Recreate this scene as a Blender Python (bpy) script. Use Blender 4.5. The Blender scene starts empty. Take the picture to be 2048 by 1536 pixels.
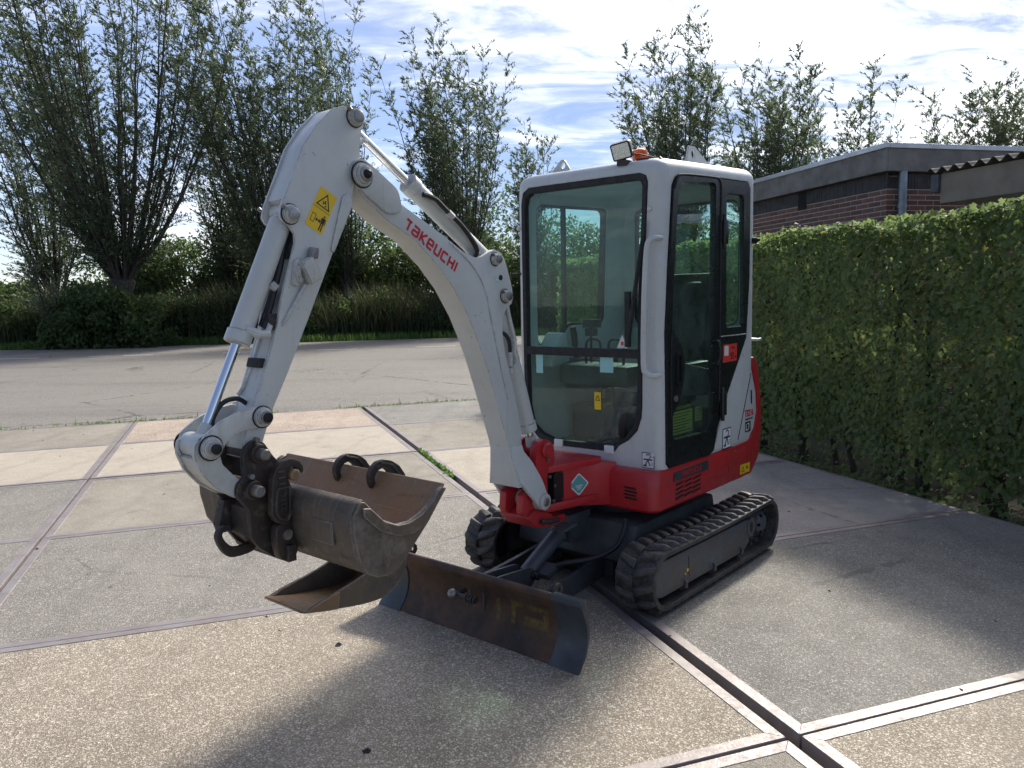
import bpy, bmesh, math, random
import numpy as np
from mathutils import Vector, Matrix
random.seed(7); RNG = np.random.default_rng(11)
SC = bpy.context.scene; COL = SC.collection
rad = math.radians

# ------------------------------------------------------------------ camera
PIT, ROLL = 0.1077, -0.0189
cp, sp, cr, sr = math.cos(PIT), math.sin(PIT), math.cos(ROLL), math.sin(ROLL)
U0 = Vector((0, sp, cp)); FW = Vector((0, cp, -sp)); X0 = Vector((1, 0, 0))
RV = cr*X0 + sr*U0; UV = -sr*X0 + cr*U0
cam = bpy.data.cameras.new('camera'); cam.sensor_width = 36; cam.lens = 1576/2048*36
cam.clip_start = .05; cam.clip_end = 3000
camo = bpy.data.objects.new('camera', cam); COL.objects.link(camo)
camo.matrix_world = Matrix(((RV.x, UV.x, -FW.x, 0), (RV.y, UV.y, -FW.y, 0), (RV.z, UV.z, -FW.z, 1.6326), (0, 0, 0, 1)))
SC.camera = camo

# ------------------------------------------------------------------ sky and sun
SUN_EL, SUN_AZ = rad(39), rad(30)          # azimuth from +Y towards +X
SUN = Vector((math.sin(SUN_AZ)*math.cos(SUN_EL), math.cos(SUN_AZ)*math.cos(SUN_EL), math.sin(SUN_EL)))
W = bpy.data.worlds.new('World'); SC.world = W; W.use_nodes = True
nt = W.node_tree; N = nt.nodes; L = nt.links; N.clear()
def nd(t, **k):
    n = N.new(t)
    for a, b in k.items(): setattr(n, a, b)
    return n
def mth(op, a, b=None, c=None):
    n = nd('ShaderNodeMath', operation=op)
    for i, v in enumerate((a, b, c)):
        if v is None: continue
        if isinstance(v, (int, float)): n.inputs[i].default_value = v
        else: L.new(v, n.inputs[i])
    return n.outputs[0]
sky = nd('ShaderNodeTexSky', sky_type='NISHITA'); sky.sun_disc = False
sky.sun_elevation = SUN_EL; sky.sun_rotation = -SUN_AZ; sky.air_density = 1.0; sky.dust_density = .4; sky.ozone_density = 3.0
tc = nd('ShaderNodeTexCoord'); sx = nd('ShaderNodeSeparateXYZ'); L.new(tc.outputs['Generated'], sx.inputs[0])
zz = mth('ADD', mth('MAXIMUM', sx.outputs[2], 0.0), .13)
cx = nd('ShaderNodeCombineXYZ'); L.new(mth('DIVIDE', sx.outputs[0], zz), cx.inputs[0]); L.new(mth('DIVIDE', sx.outputs[1], zz), cx.inputs[1])
def noise(scale, detail, rough, dist, rot=0, stretch=(1, 1, 1), off=(0, 0, 0)):
    m = nd('ShaderNodeMapping'); m.inputs['Scale'].default_value = stretch; m.inputs['Rotation'].default_value = (0, 0, rot); m.inputs['Location'].default_value = off
    L.new(cx.outputs[0], m.inputs[0]); n = nd('ShaderNodeTexNoise'); L.new(m.outputs[0], n.inputs['Vector'])
    n.inputs['Scale'].default_value = scale; n.inputs['Detail'].default_value = detail; n.inputs['Roughness'].default_value = rough; n.inputs['Distortion'].default_value = dist
    return n.outputs[0]
n1 = noise(.55, 4, .5, .4, rad(25), (1, 1, 1), (6.1, 2.7, 0))
n2 = noise(1.5, 9, .62, 1.2, rad(-35), (1, 2.4, 1), (2.4, 1.2, 0))
n3 = noise(5.5, 6, .6, .8, rad(20), (1, 1.8, 1))
dens0 = mth('ADD', mth('ADD', mth('MULTIPLY', n1, .62), mth('MULTIPLY', n2, .42)), mth('MULTIPLY', n3, .14))
vd = nd('ShaderNodeVectorMath', operation='DOT_PRODUCT'); L.new(tc.outputs['Generated'], vd.inputs[0]); vd.inputs[1].default_value = SUN
sd = mth('MAXIMUM', vd.outputs['Value'], 0.0)
dens = mth('ADD', dens0, mth('MULTIPLY', mth('SUBTRACT', vd.outputs['Value'], .75), .10))
glow = mth('POWER', sd, 9.0)          # thin cloud scatters the sun forward
low = mth('POWER', mth('SUBTRACT', 1.0, mth('MAXIMUM', sx.outputs[2], 0.0)), 9.0)
mr = nd('ShaderNodeMapRange', interpolation_type='SMOOTHSTEP'); L.new(mth('ADD', mth('ADD', dens, mth('MULTIPLY', glow, .22)), mth('MULTIPLY', low, .12)), mr.inputs[0])
mr.inputs[1].default_value = .57; mr.inputs[2].default_value = .86; mr.inputs[3].default_value = 0.10; mr.inputs[4].default_value = .97
cl = mth('ADD', mth('ADD', 10.5, mth('MULTIPLY', glow, 26.0)), mth('MULTIPLY', mth('POWER', sd, 60.0), 70.0))
cl = mth('MULTIPLY', cl, mth('ADD', .55, mth('MULTIPLY', n2, .9)))
cc = nd('ShaderNodeCombineColor'); L.new(cl, cc.inputs[0]); L.new(mth('MULTIPLY', cl, .985), cc.inputs[1]); L.new(mth('MULTIPLY', cl, 1.0), cc.inputs[2])
mx = nd('ShaderNodeMix', data_type='RGBA'); L.new(mr.outputs[0], mx.inputs['Factor']); sg_ = nd('ShaderNodeMix', data_type='RGBA', blend_type='MULTIPLY'); sg_.inputs['Factor'].default_value = 1; L.new(sky.outputs[0], sg_.inputs['A']); sg_.inputs['B'].default_value = (.62, .69, .86, 1); L.new(sg_.outputs['Result'], mx.inputs['A']); L.new(cc.outputs[0], mx.inputs['B'])
bg = nd('ShaderNodeBackground'); bg.inputs[1].default_value = .068; L.new(mx.outputs['Result'], bg.inputs[0])
wo = nd('ShaderNodeOutputWorld'); L.new(bg.outputs[0], wo.inputs[0])
sun = bpy.data.lights.new('sun', 'SUN'); sun.energy = 2.5; sun.angle = rad(5.5); sun.color = (1, .94, .83)
suno = bpy.data.objects.new('sun', sun); COL.objects.link(suno); suno.rotation_euler = SUN.to_track_quat('Z', 'Y').to_euler()
SC.view_settings.view_transform = 'Standard'; SC.view_settings.look = 'None'; SC.view_settings.exposure = 0.95; SC.view_settings.gamma = 1
SC.view_settings.use_curve_mapping = False
SC.render.engine = 'CYCLES'; SC.cycles.max_bounces = 10; SC.cycles.transparent_max_bounces = 24; SC.cycles.use_denoising = True

# ------------------------------------------------------------------ material helpers
class NT:
    def __init__(s, name):
        s.m = bpy.data.materials.new(name); s.m.use_nodes = True; s.t = s.m.node_tree; s.t.nodes.clear()
        s.out = s.n('ShaderNodeOutputMaterial'); s.tc = s.n('ShaderNodeTexCoord')
    def n(s, t, **k):
        a = s.t.nodes.new(t)
        for q, v in k.items(): setattr(a, q, v)
        return a
    def l(s, a, b): s.t.links.new(a, b)
    def put(s, sock, v):
        if v is None: return
        if isinstance(v, (int, float)): sock.default_value = v
        elif isinstance(v, (tuple, list)): sock.default_value = (*v, 1) if len(v) == 3 and sock.type == 'RGBA' else v
        else: s.l(v, sock)
    def math(s, op, a, b=None, clamp=False):
        n = s.n('ShaderNodeMath', operation=op, use_clamp=clamp); s.put(n.inputs[0], a); s.put(n.inputs[1], b); return n.outputs[0]
    def noise(s, scale, detail=4, rough=.55, vec=None, dist=0, col=False):
        n = s.n('ShaderNodeTexNoise'); s.l(vec or s.tc.outputs['Object'], n.inputs['Vector'])
        n.inputs['Scale'].default_value = scale; n.inputs['Detail'].default_value = detail; n.inputs['Roughness'].default_value = rough; n.inputs['Distortion'].default_value = dist
        return n.outputs[1 if col else 0]
    def voro(s, scale, feature='F1', out=0, vec=None):
        n = s.n('ShaderNodeTexVoronoi', feature=feature); s.l(vec or s.tc.outputs['Object'], n.inputs['Vector']); n.inputs['Scale'].default_value = scale; return n.outputs[out]
    def rng(s, v, a, b, c=0, d=1):
        n = s.n('ShaderNodeMapRange'); s.put(n.inputs[0], v)
        for i, q in enumerate((a, b, c, d)): n.inputs[i+1].default_value = q
        return n.outputs[0]
    def mix(s, f, a, b, blend='MIX'):
        n = s.n('ShaderNodeMix', data_type='RGBA', blend_type=blend); s.put(n.inputs['Factor'], f); s.put(n.inputs['A'], a); s.put(n.inputs['B'], b); return n.outputs['Result']
    def map(s, scale=(1, 1, 1), coord='Object'):
        n = s.n('ShaderNodeMapping'); s.l(s.tc.outputs[coord], n.inputs[0]); n.inputs['Scale'].default_value = scale; return n.outputs[0]
    def bump(s, h, st=.3, dist=.01):
        n = s.n('ShaderNodeBump'); s.put(n.inputs['Height'], h); n.inputs['Strength'].default_value = st; n.inputs['Distance'].default_value = dist; return n.outputs[0]
    def edge(s, r=.006, lo=.992, hi=.90):           # worn convex edges
        b = s.n('ShaderNodeBevel', samples=4); b.inputs['Radius'].default_value = r; g = s.n('ShaderNodeNewGeometry')
        d = s.n('ShaderNodeVectorMath', operation='DOT_PRODUCT'); s.l(b.outputs[0], d.inputs[0]); s.l(g.outputs['Normal'], d.inputs[1]); return s.rng(d.outputs['Value'], lo, hi, 0, 1)
    def bsdf(s, col, rough=.5, metal=0, normal=None, **k):
        b = s.n('ShaderNodeBsdfPrincipled'); s.put(b.inputs['Base Color'], col); s.put(b.inputs['Roughness'], rough); s.put(b.inputs['Metallic'], metal)
        if normal is not None: s.l(normal, b.inputs['Normal'])
        for q, v in k.items(): s.put(b.inputs[q.replace('_', ' ')], v)
        s.l(b.outputs[0], s.out.inputs[0]); return b

def paint(name, col, dirt=(.16, .13, .10), amt=.35, rough=.32, chips=0.0, coat=.25, wear=0):
    t = NT(name)
    big = t.rng(t.noise(2.2, 6, .65), .42, .78, 0, amt)
    fine = t.rng(t.noise(28, 5, .7), .5, .8, 0, amt*.5)
    run = t.rng(t.noise(22, 5, .65, t.map((1, 1, .09))), .56, .74, 0, amt*.7)
    c = t.mix(t.math('ADD', t.math('ADD', big, fine, True), run, True), col, dirt)
    v = t.rng(t.noise(.8, 2), .3, .7, .90, 1.05); hsv = t.n('ShaderNodeHueSaturation'); t.l(c, hsv.inputs['Color']); t.l(v, hsv.inputs['Value']); c = hsv.outputs[0]
    scr = t.rng(t.noise(7, 6, .8, t.map((2.5, 9, 26)), dist=1.5), .655, .68)
    c = t.mix(t.math('MULTIPLY', t.math('MULTIPLY', scr, t.rng(t.noise(3, 3), .5, .65)), .55), c, tuple(x*.45 for x in dirt))
    m = t.math('MULTIPLY', t.rng(t.noise(38, 4, .65), .665, .69), t.rng(t.noise(4.5, 3), .5, .62))
    c = t.mix(t.math('MULTIPLY', m, max(chips, .55)), c, (.035, .028, .024))
    if wear: c = t.mix(t.math('MULTIPLY', t.math('MULTIPLY', t.edge(), t.rng(t.noise(26, 5, .7), .42, .54)), wear), c, (.045, .036, .030))
    r = t.rng(t.noise(9, 5, .6), .3, .75, rough-.06, rough+.26)
    t.bsdf(c, r, 0, t.bump(t.math('ADD', t.noise(160, 2), t.math('MULTIPLY', t.noise(5, 3), 3.0)), .05, .003), Coat_Weight=coat, Coat_Roughness=.25)
    return t.m
def plain(name, col, rough=.5, metal=0, var=.25, scale=14, bump=.1):
    t = NT(name); c = t.mix(t.rng(t.noise(scale, 5, .6), .3, .75, 0, 1), tuple(x*(1-var) for x in col), tuple(min(1, x*(1+var)) for x in col))
    t.bsdf(c, t.rng(t.noise(scale*1.7, 4), .3, .7, max(.03, rough-.1), min(1, rough+.12)), metal, t.bump(t.noise(scale*9, 3), bump, .003)); return t.m
def flat(name, col, rough=.45, emit=0):
    t = NT(name); b = t.bsdf(col, rough)
    return t.m
def rusty(name, base, rust=(.17, .075, .03), amt=.6, metal=.35, rough=.6, dust=(.30, .24, .17), dustamt=.3):
    t = NT(name); n1 = t.noise(4.5, 7, .65, dist=.5); n2 = t.noise(26, 5, .7); st = t.noise(9, 5, .6, t.map((1, 1, .16)))
    c = t.mix(t.rng(n1, .40, .68, 0, amt), base, rust); c = t.mix(t.rng(st, .52, .72, 0, amt*.6), c, tuple(x*.55 for x in base))
    c = t.mix(t.rng(n2, .52, .8, 0, dustamt), c, dust)
    t.bsdf(c, t.rng(n2, .3, .7, rough-.12, rough+.2), metal, t.bump(t.math('ADD', n2, t.noise(90, 4)), .35, .004)); return t.m

M = {}
M['white'] = paint('white paint', (.60, .615, .590), (.42, .41, .37), .36, .36, wear=.75)
M['white_worn'] = paint('worn white paint', (.585, .595, .565), (.30, .27, .22), .6, .4, chips=1.0, wear=1.0)
M['red'] = paint('red paint', (.50, .014, .022), (.15, .04, .035), .42, .36, wear=.6)
M['black'] = plain('black frame paint', (.012, .013, .015), .32, 0, .3, 12, .05)
M['rubber'] = plain('black rubber', (.022, .022, .023), .72, 0, .45, 20, .25)
t = NT('dusty track rubber'); n_ = t.noise(16, 6, .65); n2_ = t.noise(70, 4, .7)
cR = t.mix(t.rng(n_, .36, .70, 0, .85), (.020, .020, .020), (.105, .094, .080)); cR = t.mix(t.rng(n2_, .50, .75, 0, .6), cR, (.17, .15, .125)); cR = t.mix(t.math('MULTIPLY', t.edge(.006), .45), cR, (.16, .15, .135))
t.bsdf(cR, t.rng(n_, .3, .7, .5, .8), 0, t.bump(n2_, .4, .004)); M['track'] = t.m
M['dark'] = plain('dark blue grey machine paint', (.042, .046, .050), .5, 0, .4, 8, .2)
M['cylgrey'] = plain('grey cylinder paint', (.075, .080, .090), .4, 0, .3, 10, .12)
M['darker'] = plain('black greasy steel', (.014, .015, .017), .42, .3, .5, 14, .3)
M['bluegrey'] = plain('blue grey wing paint', (.046, .054, .060), .42, 0, .35, 7, .15)
def bucket_steel(name, base, worn, earth):
    t = NT(name); n1 = t.noise(3.2, 8, .68, dist=.8); n2 = t.noise(18, 7, .7); n3 = t.noise(70, 4, .7); sc = t.noise(14, 6, .7, t.map((.35, 3, .35))); sv = t.noise(11, 6, .65, t.map((3, .4, 1)))
    c = t.mix(t.rng(n1, .36, .66), base, earth); c = t.mix(t.rng(sc, .54, .70, 0, .75), c, worn); c = t.mix(t.rng(sv, .56, .72, 0, .55), c, tuple(x*.35 for x in base)); c = t.mix(t.rng(n2, .56, .74, 0, .6), c, (.30, .24, .165)); c = t.mix(t.rng(n3, .60, .72, 0, .5), c, (.05, .04, .034)); c = t.mix(t.math('MULTIPLY', t.edge(.008), t.rng(n2, .40, .58, .15, .85)), c, tuple(min(.6, x*1.5) for x in worn))
    t.bsdf(c, t.rng(n2, .3, .7, .42, .78), t.rng(sc, .5, .7, .1, .55), t.bump(t.math('ADD', n2, t.math('MULTIPLY', n3, .6)), .4, .005)); return t.m
M['iron'] = bucket_steel('dark coupler iron', (.024, .022, .022), (.085, .078, .072), (.052, .034, .025))
M['bucket_out'] = bucket_steel('worn bucket steel', (.095, .078, .064), (.26, .235, .21), (.155, .115, .075))
M['bucket_in'] = bucket_steel('earthy bucket steel', (.21, .145, .085), (.34, .27, .19), (.27, .145, .06))
M['frame_grey'] = rusty('track frame paint', (.088, .100, .108), (.12, .06, .032), .5, 0, .5, (.2, .18, .15), .25)
M['chrome'] = NT('chrome rod'); M['chrome'].bsdf((.72, .74, .78), .07, 1.0); M['chrome'] = M['chrome'].m
M['pin'] = rusty('greasy pin steel', (.38, .37, .36), (.10, .07, .05), .6, .8, .38, (.03, .03, .03), .5)
M['hose'] = plain('black hose', (.015, .015, .017), .5, 0, .3, 30, .1)
M['inner'] = plain('light grey cab lining', (.50, .54, .55), .55, 0, .12, 5, .05)
M['plastic'] = plain('dark grey plastic', (.035, .038, .04), .55, 0, .3, 20, .2)
M['seat'] = plain('black seat vinyl', (.013, .014, .015), .48, 0, .3, 18, .2)
M['yellow'] = flat('sticker yellow', (.80, .52, .01)); M['print_shade_black'] = flat('print and shade black', (.012, .012, .012)); M['print_red'] = flat('print red', (.55, .012, .02))
M['sticker_white'] = flat('sticker white', (.74, .74, .72)); M['sticker_red'] = flat('sticker red', (.72, .05, .04)); M['teal'] = flat('sticker teal', (.10, .32, .32))
M['mint'] = flat('sticker mint', (.33, .62, .60)); M['olive'] = flat('label yellow green', (.34, .36, .07)); M['navy'] = flat('sticker navy', (.02, .03, .07))
M['orange'] = NT('orange beacon lens'); M['orange'].bsdf((.9, .16, .01), .15, Transmission_Weight=.35); M['orange'] = M['orange'].m
M['lens'] = NT('lamp lens'); M['lens'].bsdf((.62, .68, .66), .12, .35, Coat_Weight=.6); M['lens'] = M['lens'].m
M['led'] = flat('led chip', (.85, .9, .85), .2)
def glass_mat(name, tint, refl=.9):
    t = NT(name); tr = t.n('ShaderNodeBsdfTransparent'); tr.inputs[0].default_value = (*tint, 1)
    gl = t.n('ShaderNodeBsdfGlossy'); gl.inputs['Roughness'].default_value = .02; gl.inputs[0].default_value = (.95, 1, .98, 1)
    df = t.n('ShaderNodeBsdfDiffuse'); df.inputs[0].default_value = (.55, .58, .55, 1)
    fr = t.n('ShaderNodeLayerWeight'); fr.inputs[0].default_value = .5
    m1 = t.n('ShaderNodeMixShader'); t.l(t.math('ADD', .035, t.math('MULTIPLY', t.math('POWER', fr.outputs['Facing'], 5.0), refl)), m1.inputs[0]); t.l(tr.outputs[0], m1.inputs[1]); t.l(gl.outputs[0], m1.inputs[2])
    m2 = t.n('ShaderNodeMixShader'); t.l(t.rng(t.noise(6, 6, .7), .42, .8, .012, .07), m2.inputs[0]); t.l(m1.outputs[0], m2.inputs[1]); t.l(df.outputs[0], m2.inputs[2])
    t.l(m2.outputs[0], t.out.inputs[0]); return t.m
M['glass'] = glass_mat('green tinted cab glass', (.82, .935, .90))

# ------------------------------------------------------------------ mesh helpers
def tag(o, label=None, cat=None, group=None, kind=None):
    if label: o['label'] = label
    if cat: o['category'] = cat
    if group: o['group'] = group
    if kind: o['kind'] = kind
    return o
def empty(name, loc=(0, 0, 0), rz=0, parent=None):
    o = bpy.data.objects.new(name, None); COL.objects.link(o); o.location = loc; o.rotation_euler = (0, 0, rz); o.parent = parent; o.empty_display_size = .1; return o
def link(name, me, mat=None, parent=None, loc=None):
    o = bpy.data.objects.new(name, me); COL.objects.link(o); o.parent = parent
    if mat is not None and len(me.materials) == 0: me.materials.append(M[mat] if isinstance(mat, str) else mat)
    if loc is not None: o.location = loc
    return o
def round_poly(pts, r, n=4):
    out = []; k = len(pts)
    rs = r if isinstance(r, (list, tuple)) else [r]*k
    for i in range(k):
        p = Vector(pts[i]); a = Vector(pts[i-1]) - p; b = Vector(pts[(i+1) % k]) - p
        q = min(rs[i], a.length*.48, b.length*.48)
        if q < 1e-5: out.append(tuple(p)); continue
        s = p + a.normalized()*q; e = p + b.normalized()*q
        for j in range(n+1):
            u = j/n; out.append(tuple((1-u)**2*s + 2*u*(1-u)*p + u*u*e))
    return out
def smooth_path(pts, n=6):
    P = [Vector(p) for p in pts]; out = []
    for i in range(len(P)-1):
        a = P[max(i-1, 0)]; b = P[i]; c = P[i+1]; d = P[min(i+2, len(P)-1)]
        for j in range(n):
            u = j/n; out.append(.5*((2*b) + (-a+c)*u + (2*a-5*b+4*c-d)*u*u + (-a+3*b-3*c+d)*u**3))
    out.append(P[-1]); return out
class MB:
    def __init__(s): s.v = []; s.f = []
    def add(s, v, f):
        o = len(s.v); s.v += [tuple(x) for x in v]; s.f += [[i+o for i in q] for q in f]; return s
    def prism(s, poly, a, b, plane='xz'):
        k = len(poly)
        ar = sum(poly[i][0]*poly[(i+1) % k][1]-poly[(i+1) % k][0]*poly[i][1] for i in range(k))
        if ar < 0: poly = poly[::-1]
        mp = {'xz': lambda u, v, w: (u, w, v), 'xy': lambda u, v, w: (u, v, w), 'yz': lambda u, v, w: (w, u, v)}[plane]
        v = [mp(p[0], p[1], a) for p in poly] + [mp(p[0], p[1], b) for p in poly]
        f = [list(range(k))[::-1], list(range(k, 2*k))] + [[i, (i+1) % k, k+(i+1) % k, k+i] for i in range(k)]
        return s.add(v, f)
    def box(s, x0, x1, y0, y1, z0, z1): return s.prism([(x0, y0), (x1, y0), (x1, y1), (x0, y1)], z0, z1, 'xy')
    def tube(s, path, r, seg=12, cap=True):
        P = [Vector(p) for p in path]; k = len(P); R = r if isinstance(r, (list, tuple)) else [r]*k
        v = []; ref = None
        for i, p in enumerate(P):
            d = (P[min(i+1, k-1)] - P[max(i-1, 0)]).normalized()
            if ref is None: ref = d.orthogonal().normalized()
            ref = (ref - d*ref.dot(d))
            ref = ref.normalized() if ref.length > 1e-6 else d.orthogonal().normalized()
            q = d.cross(ref)
            v += [p + R[i]*(math.cos(2*math.pi*j/seg)*ref + math.sin(2*math.pi*j/seg)*q) for j in range(seg)]
        f = [[i*seg+j, i*seg+(j+1) % seg, (i+1)*seg+(j+1) % seg, (i+1)*seg+j] for i in range(k-1) for j in range(seg)]
        if cap: f += [list(range(seg))[::-1], list(range((k-1)*seg, k*seg))]
        return s.add(v, f)
    def cyl(s, p0, p1, r, seg=20): return s.tube([p0, p1], r, seg)
    def ycyl(s, x, z, r, y0, y1, seg=24, step=None):
        if step: # stepped pin end: [(y, r), ...]
            pts = []; rr = []
            for (y, q) in step: pts.append((x, y, z)); rr.append(q)
            return s.lathe_y(x, z, step, seg)
        return s.cyl((x, y0, z), (x, y1, z), r, seg)
    def lathe_y(s, x, z, prof, seg=24):
        v = [(x+r*math.cos(2*math.pi*j/seg), y, z+r*math.sin(2*math.pi*j/seg)) for (y, r) in prof for j in range(seg)]
        k = len(prof)
        f = [[i*seg+j, (i+1)*seg+j, (i+1)*seg+(j+1) % seg, i*seg+(j+1) % seg] for i in range(k-1) for j in range(seg)]
        f += [list(range(seg)), list(range((k-1)*seg, k*seg))[::-1]]
        return s.add(v, f)
    def loft(s, rings, cap=True, closed=True):
        k = len(rings[0]); v = [p for r in rings for p in r]
        f = [[i*k+j, i*k+(j+1) % k, (i+1)*k+(j+1) % k, (i+1)*k+j] for i in range(len(rings)-1) for j in range(k if closed else k-1)]
        if cap: f += [list(range(k))[::-1], list(range((len(rings)-1)*k, len(rings)*k))]
        return s.add(v, f)
    def mesh(s, name, bevel=0, seg=2, ang=32, fix=True):
        me = bpy.data.meshes.new(name); me.from_pydata(s.v, [], s.f); bm = bmesh.new(); bm.from_mesh(me)
        if fix: bmesh.ops.recalc_face_normals(bm, faces=bm.faces)
        if bevel:
            es = [e for e in bm.edges if len(e.link_faces) == 2 and e.calc_face_angle(0) > rad(28)]
            bmesh.ops.bevel(bm, geom=es, offset=bevel, segments=seg, affect='EDGES', profile=.6, clamp_overlap=True)
        finish(bm, me, ang); return me
    def build(s, name, mat, parent=None, bevel=0, seg=2, ang=32, fix=True): return link(name, s.mesh(name, bevel, seg, ang, fix), mat, parent)
def finish(bm, me, ang=32):
    for f in bm.faces: f.smooth = True
    for e in bm.edges: e.smooth = len(e.link_faces) == 2 and e.calc_face_angle(0) < rad(ang)
    bm.to_mesh(me); bm.free(); me.update()
def plate(name, outer, holes, a, b, plane, mat, parent, bevel=0):
    bm = bmesh.new(); mp = {'xz': lambda u, v, w: (u, w, v), 'xy': lambda u, v, w: (u, v, w), 'yz': lambda u, v, w: (w, u, v)}[plane]
    for loop in [outer]+holes:
        vs = [bm.verts.new(mp(p[0], p[1], a)) for p in loop]
        for i in range(len(vs)): bm.edges.new((vs[i], vs[(i+1) % len(vs)]))
    bmesh.ops.triangle_fill(bm, edges=bm.edges[:], use_beauty=True, use_dissolve=True)
    fs = bm.faces[:]; r = bmesh.ops.extrude_face_region(bm, geom=fs); d = Vector(mp(0, 0, b-a))
    for g in r['geom']:
        if isinstance(g, bmesh.types.BMVert): g.co += d
    bmesh.ops.recalc_face_normals(bm, faces=bm.faces)
    if bevel:
        es = [e for e in bm.edges if len(e.link_faces) == 2 and e.calc_face_angle(0) > rad(40)]
        bmesh.ops.bevel(bm, geom=es, offset=bevel, segments=2, affect='EDGES', clamp_overlap=True)
    me = bpy.data.meshes.new(name); finish(bm, me); return link(name, me, mat, parent)
def boolean(base, cutters):
    """difference of closed meshes, returned as a new mesh"""
    o = bpy.data.objects.new('tmp', base); COL.objects.link(o); tmp = [o]
    for c in cutters:
        q = bpy.data.objects.new('tmp', c); COL.objects.link(q); tmp.append(q)
        m = o.modifiers.new('b', 'BOOLEAN'); m.operation = 'DIFFERENCE'; m.object = q; m.solver = 'EXACT'
    dg = bpy.context.evaluated_depsgraph_get(); me = bpy.data.meshes.new_from_object(o.evaluated_get(dg))
    for q in tmp: bpy.data.objects.remove(q)
    bm = bmesh.new(); bm.from_mesh(me); bmesh.ops.remove_doubles(bm, verts=bm.verts, dist=1e-5); finish(bm, me, 30); return me
def text(name, body, size, mat, parent, org, ux, uy, extr=.0012, sx_=1.0, bold=0.0):
    cu = bpy.data.curves.new('t', 'FONT'); cu.body = body; cu.size = size; cu.extrude = extr; cu.align_x = 'CENTER'; cu.align_y = 'CENTER'; cu.offset = bold; cu.resolution_u = 3
    o = bpy.data.objects.new('tmp', cu); COL.objects.link(o); dg = bpy.context.evaluated_depsgraph_get()
    me = bpy.data.meshes.new_from_object(o.evaluated_get(dg)); bpy.data.objects.remove(o)
    ux = Vector(ux).normalized(); uy = Vector(uy).normalized(); uz = ux.cross(uy)
    me.transform(Matrix((( ux.x*sx_, uy.x, uz.x, org[0]), (ux.y*sx_, uy.y, uz.y, org[1]), (ux.z*sx_, uy.z, uz.z, org[2]), (0, 0, 0, 1))))
    me.materials.clear(); return link(name, me, mat, parent)
def ribbon(mb, org, ux, uy, pts, w, th=.0012):
    """flat stroke of width w along 2d points, on the plane org + u*ux + v*uy"""
    ux = Vector(ux).normalized(); uy = Vector(uy).normalized(); uz = ux.cross(uy); org = Vector(org)
    P = [Vector(p) for p in pts]; Lf = []; Rt = []
    for i, p in enumerate(P):
        d0 = (P[i]-P[i-1]).normalized() if i else (P[1]-P[0]).normalized(); d1 = (P[i+1]-P[i]).normalized() if i < len(P)-1 else d0
        n0 = Vector((-d0.y, d0.x)); n1 = Vector((-d1.y, d1.x)); m = (n0+n1).normalized(); k = w/2/max(.4, m.dot(n0)); Lf.append(p+m*k); Rt.append(p-m*k)
    k = len(P); tp = lambda q, h: org + ux*q.x + uy*q.y + uz*h
    v = [tp(q, th) for q in Lf] + [tp(q, th) for q in Rt]
    mb.add(v, [[i, k+i, k+i+1, i+1] for i in range(k-1)])
    v2 = [tp(q, 0) for q in Lf] + [tp(q, 0) for q in Rt]
    mb.add(v+v2, [[i, i+1, 2*k+i+1, 2*k+i] for i in range(k-1)] + [[k+i, 3*k+i, 3*k+i+1, k+i+1] for i in range(k-1)])
    return mb
def decal(name, quad, mat, parent, org, ux, uy, th=.001, r=0):
    q = round_poly(quad, r, 3) if r else quad
    ux = Vector(ux).normalized(); uy = Vector(uy).normalized(); uz = ux.cross(uy); org = Vector(org); mb = MB(); k = len(q)
    v = [org+ux*p[0]+uy*p[1] for p in q] + [org+ux*p[0]+uy*p[1]+uz*th for p in q]
    mb.add(v, [list(range(k))[::-1], list(range(k, 2*k))] + [[i, (i+1) % k, k+(i+1) % k, k+i] for i in range(k)])
    return mb.build(name, mat, parent)
def rect(w, h): return [(-w/2, -h/2), (w/2, -h/2), (w/2, h/2), (-w/2, h/2)]

# ================================================================== SETTING
GX, GY, YAW, WI, WJ = .34, 4.6634, .3429, 3.2263, 2.02
CY, SY = math.cos(YAW), math.sin(YAW)
def G(i, j): return (GX+i*WI*CY-j*WJ*SY, GY+i*WI*SY+j*WJ*CY)

t = NT('soil and grass ground'); n_ = t.noise(.6, 5); n2_ = t.noise(9, 6, .7)
t.bsdf(t.mix(t.rng(n2_, .35, .7), t.mix(t.rng(n_, .4, .6), (.045, .040, .028), (.040, .060, .022)), (.075, .062, .045)), .95, 0, t.bump(n2_, .6, .03)); M['ground'] = t.m
gm = MB().add([(-150, -40, -.10), (150, -40, -.10), (150, 220, -.10), (-150, 220, -.10)], [[0, 1, 2, 3]])
tag(gm.build('ground', 'ground', fix=False), kind='structure')

# asphalt road
t = NT('worn asphalt'); g1 = t.voro(70, out=1); g2 = t.noise(.25, 7, .65); g3 = t.noise(2.2, 7, .7); g4 = t.noise(.35, 6, .6, t.map((.25, 1.6, 1)))
sg = t.n('ShaderNodeSeparateColor'); t.l(g1, sg.inputs[0])
ca = t.mix(sg.outputs[0], (.105, .096, .082), (.30, .275, .24)); ca = t.mix(t.rng(g2, .38, .66, 0, .6), ca, (.235, .214, .182)); ca = t.mix(t.rng(g4, .5, .72, 0, .5), ca, (.125, .112, .10)); ca = t.mix(t.rng(g3, .56, .75, 0, .45), ca, (.085, .078, .070))
ck = t.voro(.32, 'DISTANCE_TO_EDGE', 0); wob = t.rng(t.noise(6, 6, .7), .25, .75, -.03, .03); ca = t.mix(t.math('MULTIPLY', t.rng(t.math('ADD', ck, wob), .0, .008, 1, 0), t.rng(t.noise(.3, 3), .48, .56, 0, .8)), ca, (.035, .032, .03))
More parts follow.
